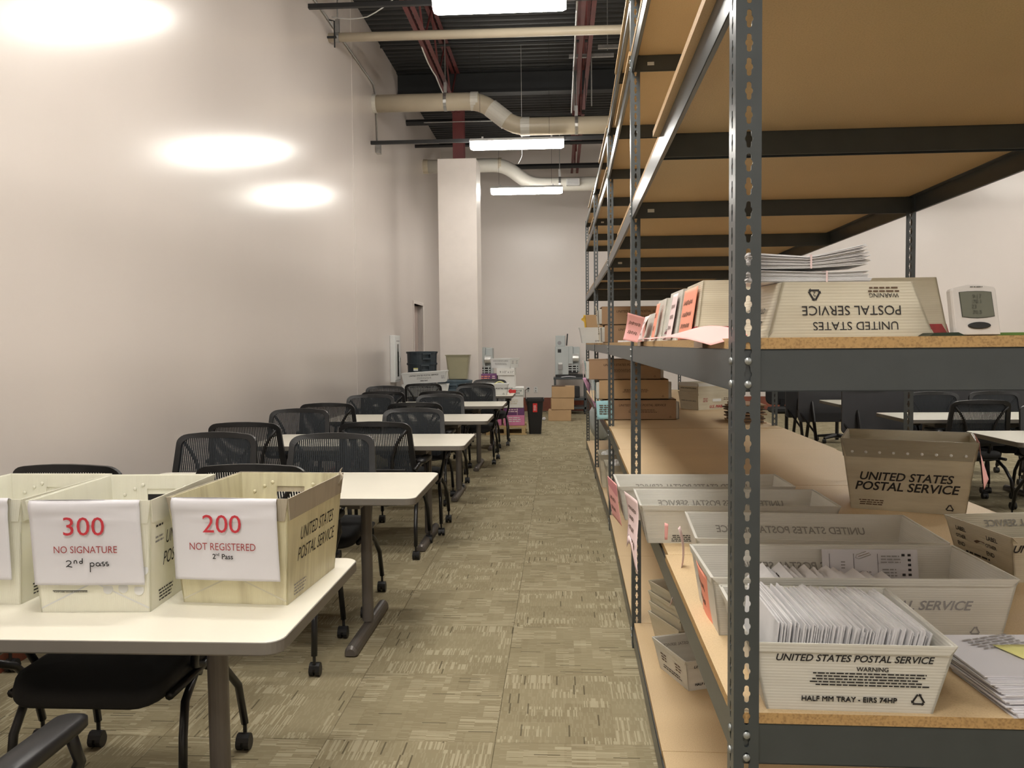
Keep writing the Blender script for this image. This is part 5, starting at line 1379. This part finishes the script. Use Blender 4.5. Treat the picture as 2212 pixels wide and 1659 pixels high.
w5 = T_('mail_tray', .36, .34, .33, .30, .150, 'white mail tray on the very top of the pallet stack', 'tray', (-.88, 13.25, zc), -.35, M_WPL, M_WPL, **MT)
tp(w5, 0, 0, .75, 'UNITED STATES POSTAL SERVICE', .26); gp(w5, 0, 0, .5, .22, 3, .012, M_PENC, seed=17); gp(w5, 1, -.5, .7, .08, 3, .02, M_PENC, seed=18); gp(w5, 1, .5, .7, .08, 3, .02, M_PENC, seed=19); MB().box(0, .001, -.04, .04, -.02, .02).build('label_slot', M_WCARD, w5, (.178, 0, .09))
zl = .136
for h, m, l in ((.17, M_MAGE, 'pink carton at the bottom of the second, left hand carton stack'), (.115, M_PURP, 'purple carton in the second, left hand carton stack'), (.37, M_WCARD, 'large white carton in the left hand carton stack')):
    cart(-1.26, -.93, 13.06, 13.46, h, m, l, 0, z=zl); zl += h + .001
c = cart(-1.28, -1.00, 13.02, 13.42, .10, M_PURP, 'flat purple printed box on top of the left hand carton stack', .03, z=zl + .06)
greeked(c, (-.04, -.202, .06), .15, 2, .03, M_CORAL, '-Y', 0, 26); greeked(c, (.09, -.202, .06), .05, 2, .03, M_PINK2, '-Y', 0, 27)
cart(-1.27, -.98, 13.03, 13.42, .058, M_WCARD, 'thin white carton under the flat purple box', 0, z=zl)
# rubbish bin with red sticker
tb_ = empty('rubbish_bin', (-.40, 13.20, 0), .03, 'tall narrow black rubbish bin with a red sticker in front of the pallet', 'bin')
mb = MB(); O = lambda w, d, z: [(p[0], p[1], z) for p in rrect(w, d, .03, 4)]
mb.rings([O(.19, .27, 0), O(.26, .36, .52), O(.29, .39, .52), O(.29, .39, .56), O(.265, .365, .56), O(.18, .26, .03)]); mb.build('bin_body', M_BLK, tb_)
MB().box(-.035, .035, -.001, 0, -.07, .07).build('sticker', mat('red_plastic', (.62, .03, .03)), tb_, (.0, -.182, .42), (.08, 0, 0)); greeked(tb_, (0, -.186, .45), .05, 5, .018, M_PINK2, '-Y', 0, 33)
# three kraft cartons
for k, (x0, x1, h, z, rz, l) in enumerate(((-.215, .205, .203, 0, -.03, 'lowest'), (-.17, .25, .212, .209, .04, 'middle'), (-.15, .27, .212, .427, -.02, 'topmost'))):
    textured_box('carton', x0, x1, 15.25, 15.62, z, h, M_CARD2, l + ' of three plain kraft cartons stacked in front of the grey machine', 'box', rz, flaps=(k == 2), group='three kraft cartons')
pb = crumple('paper_ball', -.30, 15.4, .03, .035, .03, .03, M_PAPER, 'crumpled white paper scrap on the carpet beside the kraft cartons', 'paper', 3)
# machines on a dark cart by the far wall
def machine(x, y, z, label, full=True):
    o = empty('mail_machine', (x, y, z), 0, label, 'machine', 'grey mail machines')
    W_ = .57
    MB().box(0, .27, 0, .45, 0, .57).build('main_cabinet', M_MACH, o, bevel=.008)
    MB().box(.27, .36, .02, .45, .22, .57).build('side_cabinet', M_MACH, o, bevel=.006)
    MB().box(.36, .50, .12, .45, .05, .56).build('drum_housing', M_MACH, o, bevel=.012)
    MB().tube([(.355, .06, .335), (.475, .06, .335)], .085, 24).build('drum', M_MACHW, o, smooth=False)
    MB().box(.27, .46, .05, .42, .02, .20).build('transport_bay', M_BLK, o)
    for z_ in (.185, .135, .09): MB().box(.27, .46, .0, .02, z_, z_ + .012).build('guide_rail', M_WPL, o)
    for x_ in (.335, .42): MB().box(x_, x_ + .02, -.005, .02, .05, .22).build('rail_post', M_MACH, o)
    if full:
        MB().box(.01, .21, .05, .30, .57, .79).build('tower', M_MACH, o, bevel=.01)
        MB().tube([(.09, .045, .64), (.09, .052, .64)], .040, 24).build('round_badge', mat('mid_grey', (.25, .25, .26)), o)
        MB().box(.055, .125, -.002, .002, .445, .515).build('small_display', M_BLK, o, bevel=.002)
        MB().box(.06, .15, -.03, .0, .10, .22).build('latch_unit', M_PENC, o, bevel=.006); MB().box(.065, .145, -.04, -.005, .205, .245).build('latch_cap', M_WPL, o, bevel=.006)
        cb = MB()
        for q in range(4): cb.tube([(.08 + .02 * q, -.02, .11), (.075 + .022 * q, -.03, .03), (.07 + .02 * q, -.02, -.0)], .005, 6)
        cb.build('latch_cable', M_GALV, o)
    T = Matrix.Rotation(.08, 4, 'Y')
    MB().box(-.012, .012, .02, .36, 0, .24, 0, T).build('monitor', M_BLK, o, (.235 if full else .02, .0, .585), (0, 0, 0), bevel=.004)
    return o
machine(-.095, 16.75, .800, 'grey mail machine with drum and tilted monitor, on the dark cart beside the shelving')
cartt = empty('equipment_cart', (.20, 16.98, 0), 0, 'dark metal cart under the grey machine beside the shelving', 'cart')
MB().box(-.33, .34, -.30, .30, .705, .745).build('cart_top', M_STEEL, cartt, bevel=.004); MB().box(-.29, .31, -.24, .27, .745, .798).build('machine_base', M_BLK, cartt)
for sx in (-.30, .31):
    for sy in (-.27, .27): MB().box(sx - .02, sx + .02, sy - .02, sy + .02, .06, .705).build('leg', M_STEEL, cartt)
for z in (.10, .28): MB().box(-.32, .33, -.29, .29, z, z + .05).build('cart_shelf', M_STEEL, cartt, bevel=.004)
MB().box(.02, .30, -.29, -.27, .36, .70).build('side_panel', M_MACH, cartt, (.30, 0, 0)); MB().box(-.12, .20, -.20, .2, .335, .55).build('stored_box', M_BLK, cartt, bevel=.01)
for sx in (-.29, .30):
    cb = MB(); cb.tube([(sx - .015, -.26, .03), (sx + .015, -.26, .03)], .03, 12); cb.tube([(sx - .015, .26, .03), (sx + .015, .26, .03)], .03, 12); cb.build('caster', M_BLK, cartt)
pp = MB(); 
o = sheet('loose_papers', lambda u, v: (.02 + .30 * u, 16.70 + .03 * v, .748 + .012 * math.sin(3 * u) + .010 * v), 8, 3, M_PAPER, th=.004); tag(o, 'loose white papers along the front edge of the dark cart', 'papers')
machine(-1.80, 15.9, .800, 'grey mail machine mostly hidden behind the square column', full=False)
c2_ = empty('equipment_cart', (-1.56, 16.14, 0), 0, 'dark cart under the machine behind the square column', 'cart')
MB().box(-.30, .30, -.28, .28, .745, .799).build('cart_top', M_STEEL, c2_)
for sx in (-.27, .27):
    for sy in (-.25, .25): MB().box(sx - .02, sx + .02, sy - .02, sy + .02, 0, .745).build('leg', M_STEEL, c2_)
# outlets on the far wall
for k, x in enumerate((-.675, -.515)):
    o = empty('power_outlet', (x, YF, .455), 0, ('white wall outlet with a black plug in it, left of two', 'white wall outlet with nothing plugged in, right of two')[k], 'outlet', 'outlets on the far wall')
    MB().box(-.037, .037, -.008, 0, -.06, .06).build('cover_plate', M_WPL, o, bevel=.002)
    so_ = MB()
    for z in (-.026, .026): so_.box(-.012, .012, -.010, -.008, z - .013, z + .013)
    so_.build('socket', M_THERM if False else M_PENC, o)
    if k == 0:
        MB().tube([(.01, -.01, .026), (.0, -.05, .03)], .017, 10).build('plug', M_BLK, o)
pc = cable([(-.675, 17.54, .485), (-.74, 17.50, .45), (-.73, 17.5, .25), (-.66, 17.5, .02), (-.30, 17.3, .01), (-.15, 16.9, .01)], .006, M_BLK, 'black power cord from the outlet down to the floor', 'power_cord')  # power cord of the plug in the left outlet
# small things past the shelf: white stacked trays on the floor at the far right
for k in range(5):
    T_('mail_tray', .36, .30, .32, .26, .15, ('lowest', 'second', 'third', 'fourth', 'topmost')[k] + ' white tray of the stack standing on the floor far behind the shelving', 'tray', (2.25, 13.2, .005 + .13 * k), .1, M_WPL, M_WPL, group='white trays on the floor behind the shelving', **MT)
# grey bag under the far end of the shelving
crumple('grey_bag', .62, 12.2, .30, .20, .16, .29, M_MACH, 'slumped grey sack on the floor beyond the last shelving bay', 'bag', 8, .07)
# office chair bases seen under the parked tables
for k, (x, y) in enumerate(((3.2, 11.9), (3.9, 11.9))):
    o = empty('task_chair', (x, y, 0), 0, ('black swivel chair behind the parked tables, the left one', 'black swivel chair behind the parked tables, the right one')[k], 'chair', 'swivel chairs behind the parked tables')
    bm_ = MB()
    for q in range(5):
        a = 2 * PI * q / 5; bm_.tube([(0, 0, .10), (.28 * math.cos(a), .28 * math.sin(a), .07)], [.03, .018], 6)
    bm_.build('star_base', M_BLK, o)
    for q in range(5):
        a = 2 * PI * q / 5; MB().tube([(.28 * math.cos(a) - .02, .28 * math.sin(a), .03), (.28 * math.cos(a) + .02, .28 * math.sin(a), .03)], .03, 10).build('caster', M_BLK, o)
    MB().tube([(0, 0, .1), (0, 0, .42)], .025, 8).build('gas_lift', M_BLK, o)
    so2 = rrect(.48, .46, .1, 5); MB().rings([[(p[0] * kk, p[1] * kk, z) for p in so2] for z, kk in ((.42, .9), (.45, 1), (.49, .95))]).build('seat', M_SEAT, o)
    MB().rings([[(p[0] * .95, .24 + yy, .72 + p[1] * .9) for p in so2] for yy in (0, .05)]).build('backrest', M_SEAT, o, bevel=.01)
    MB().box(-.03, .03, .22, .26, .42, .60).build('back_bracket', M_BLK, o)
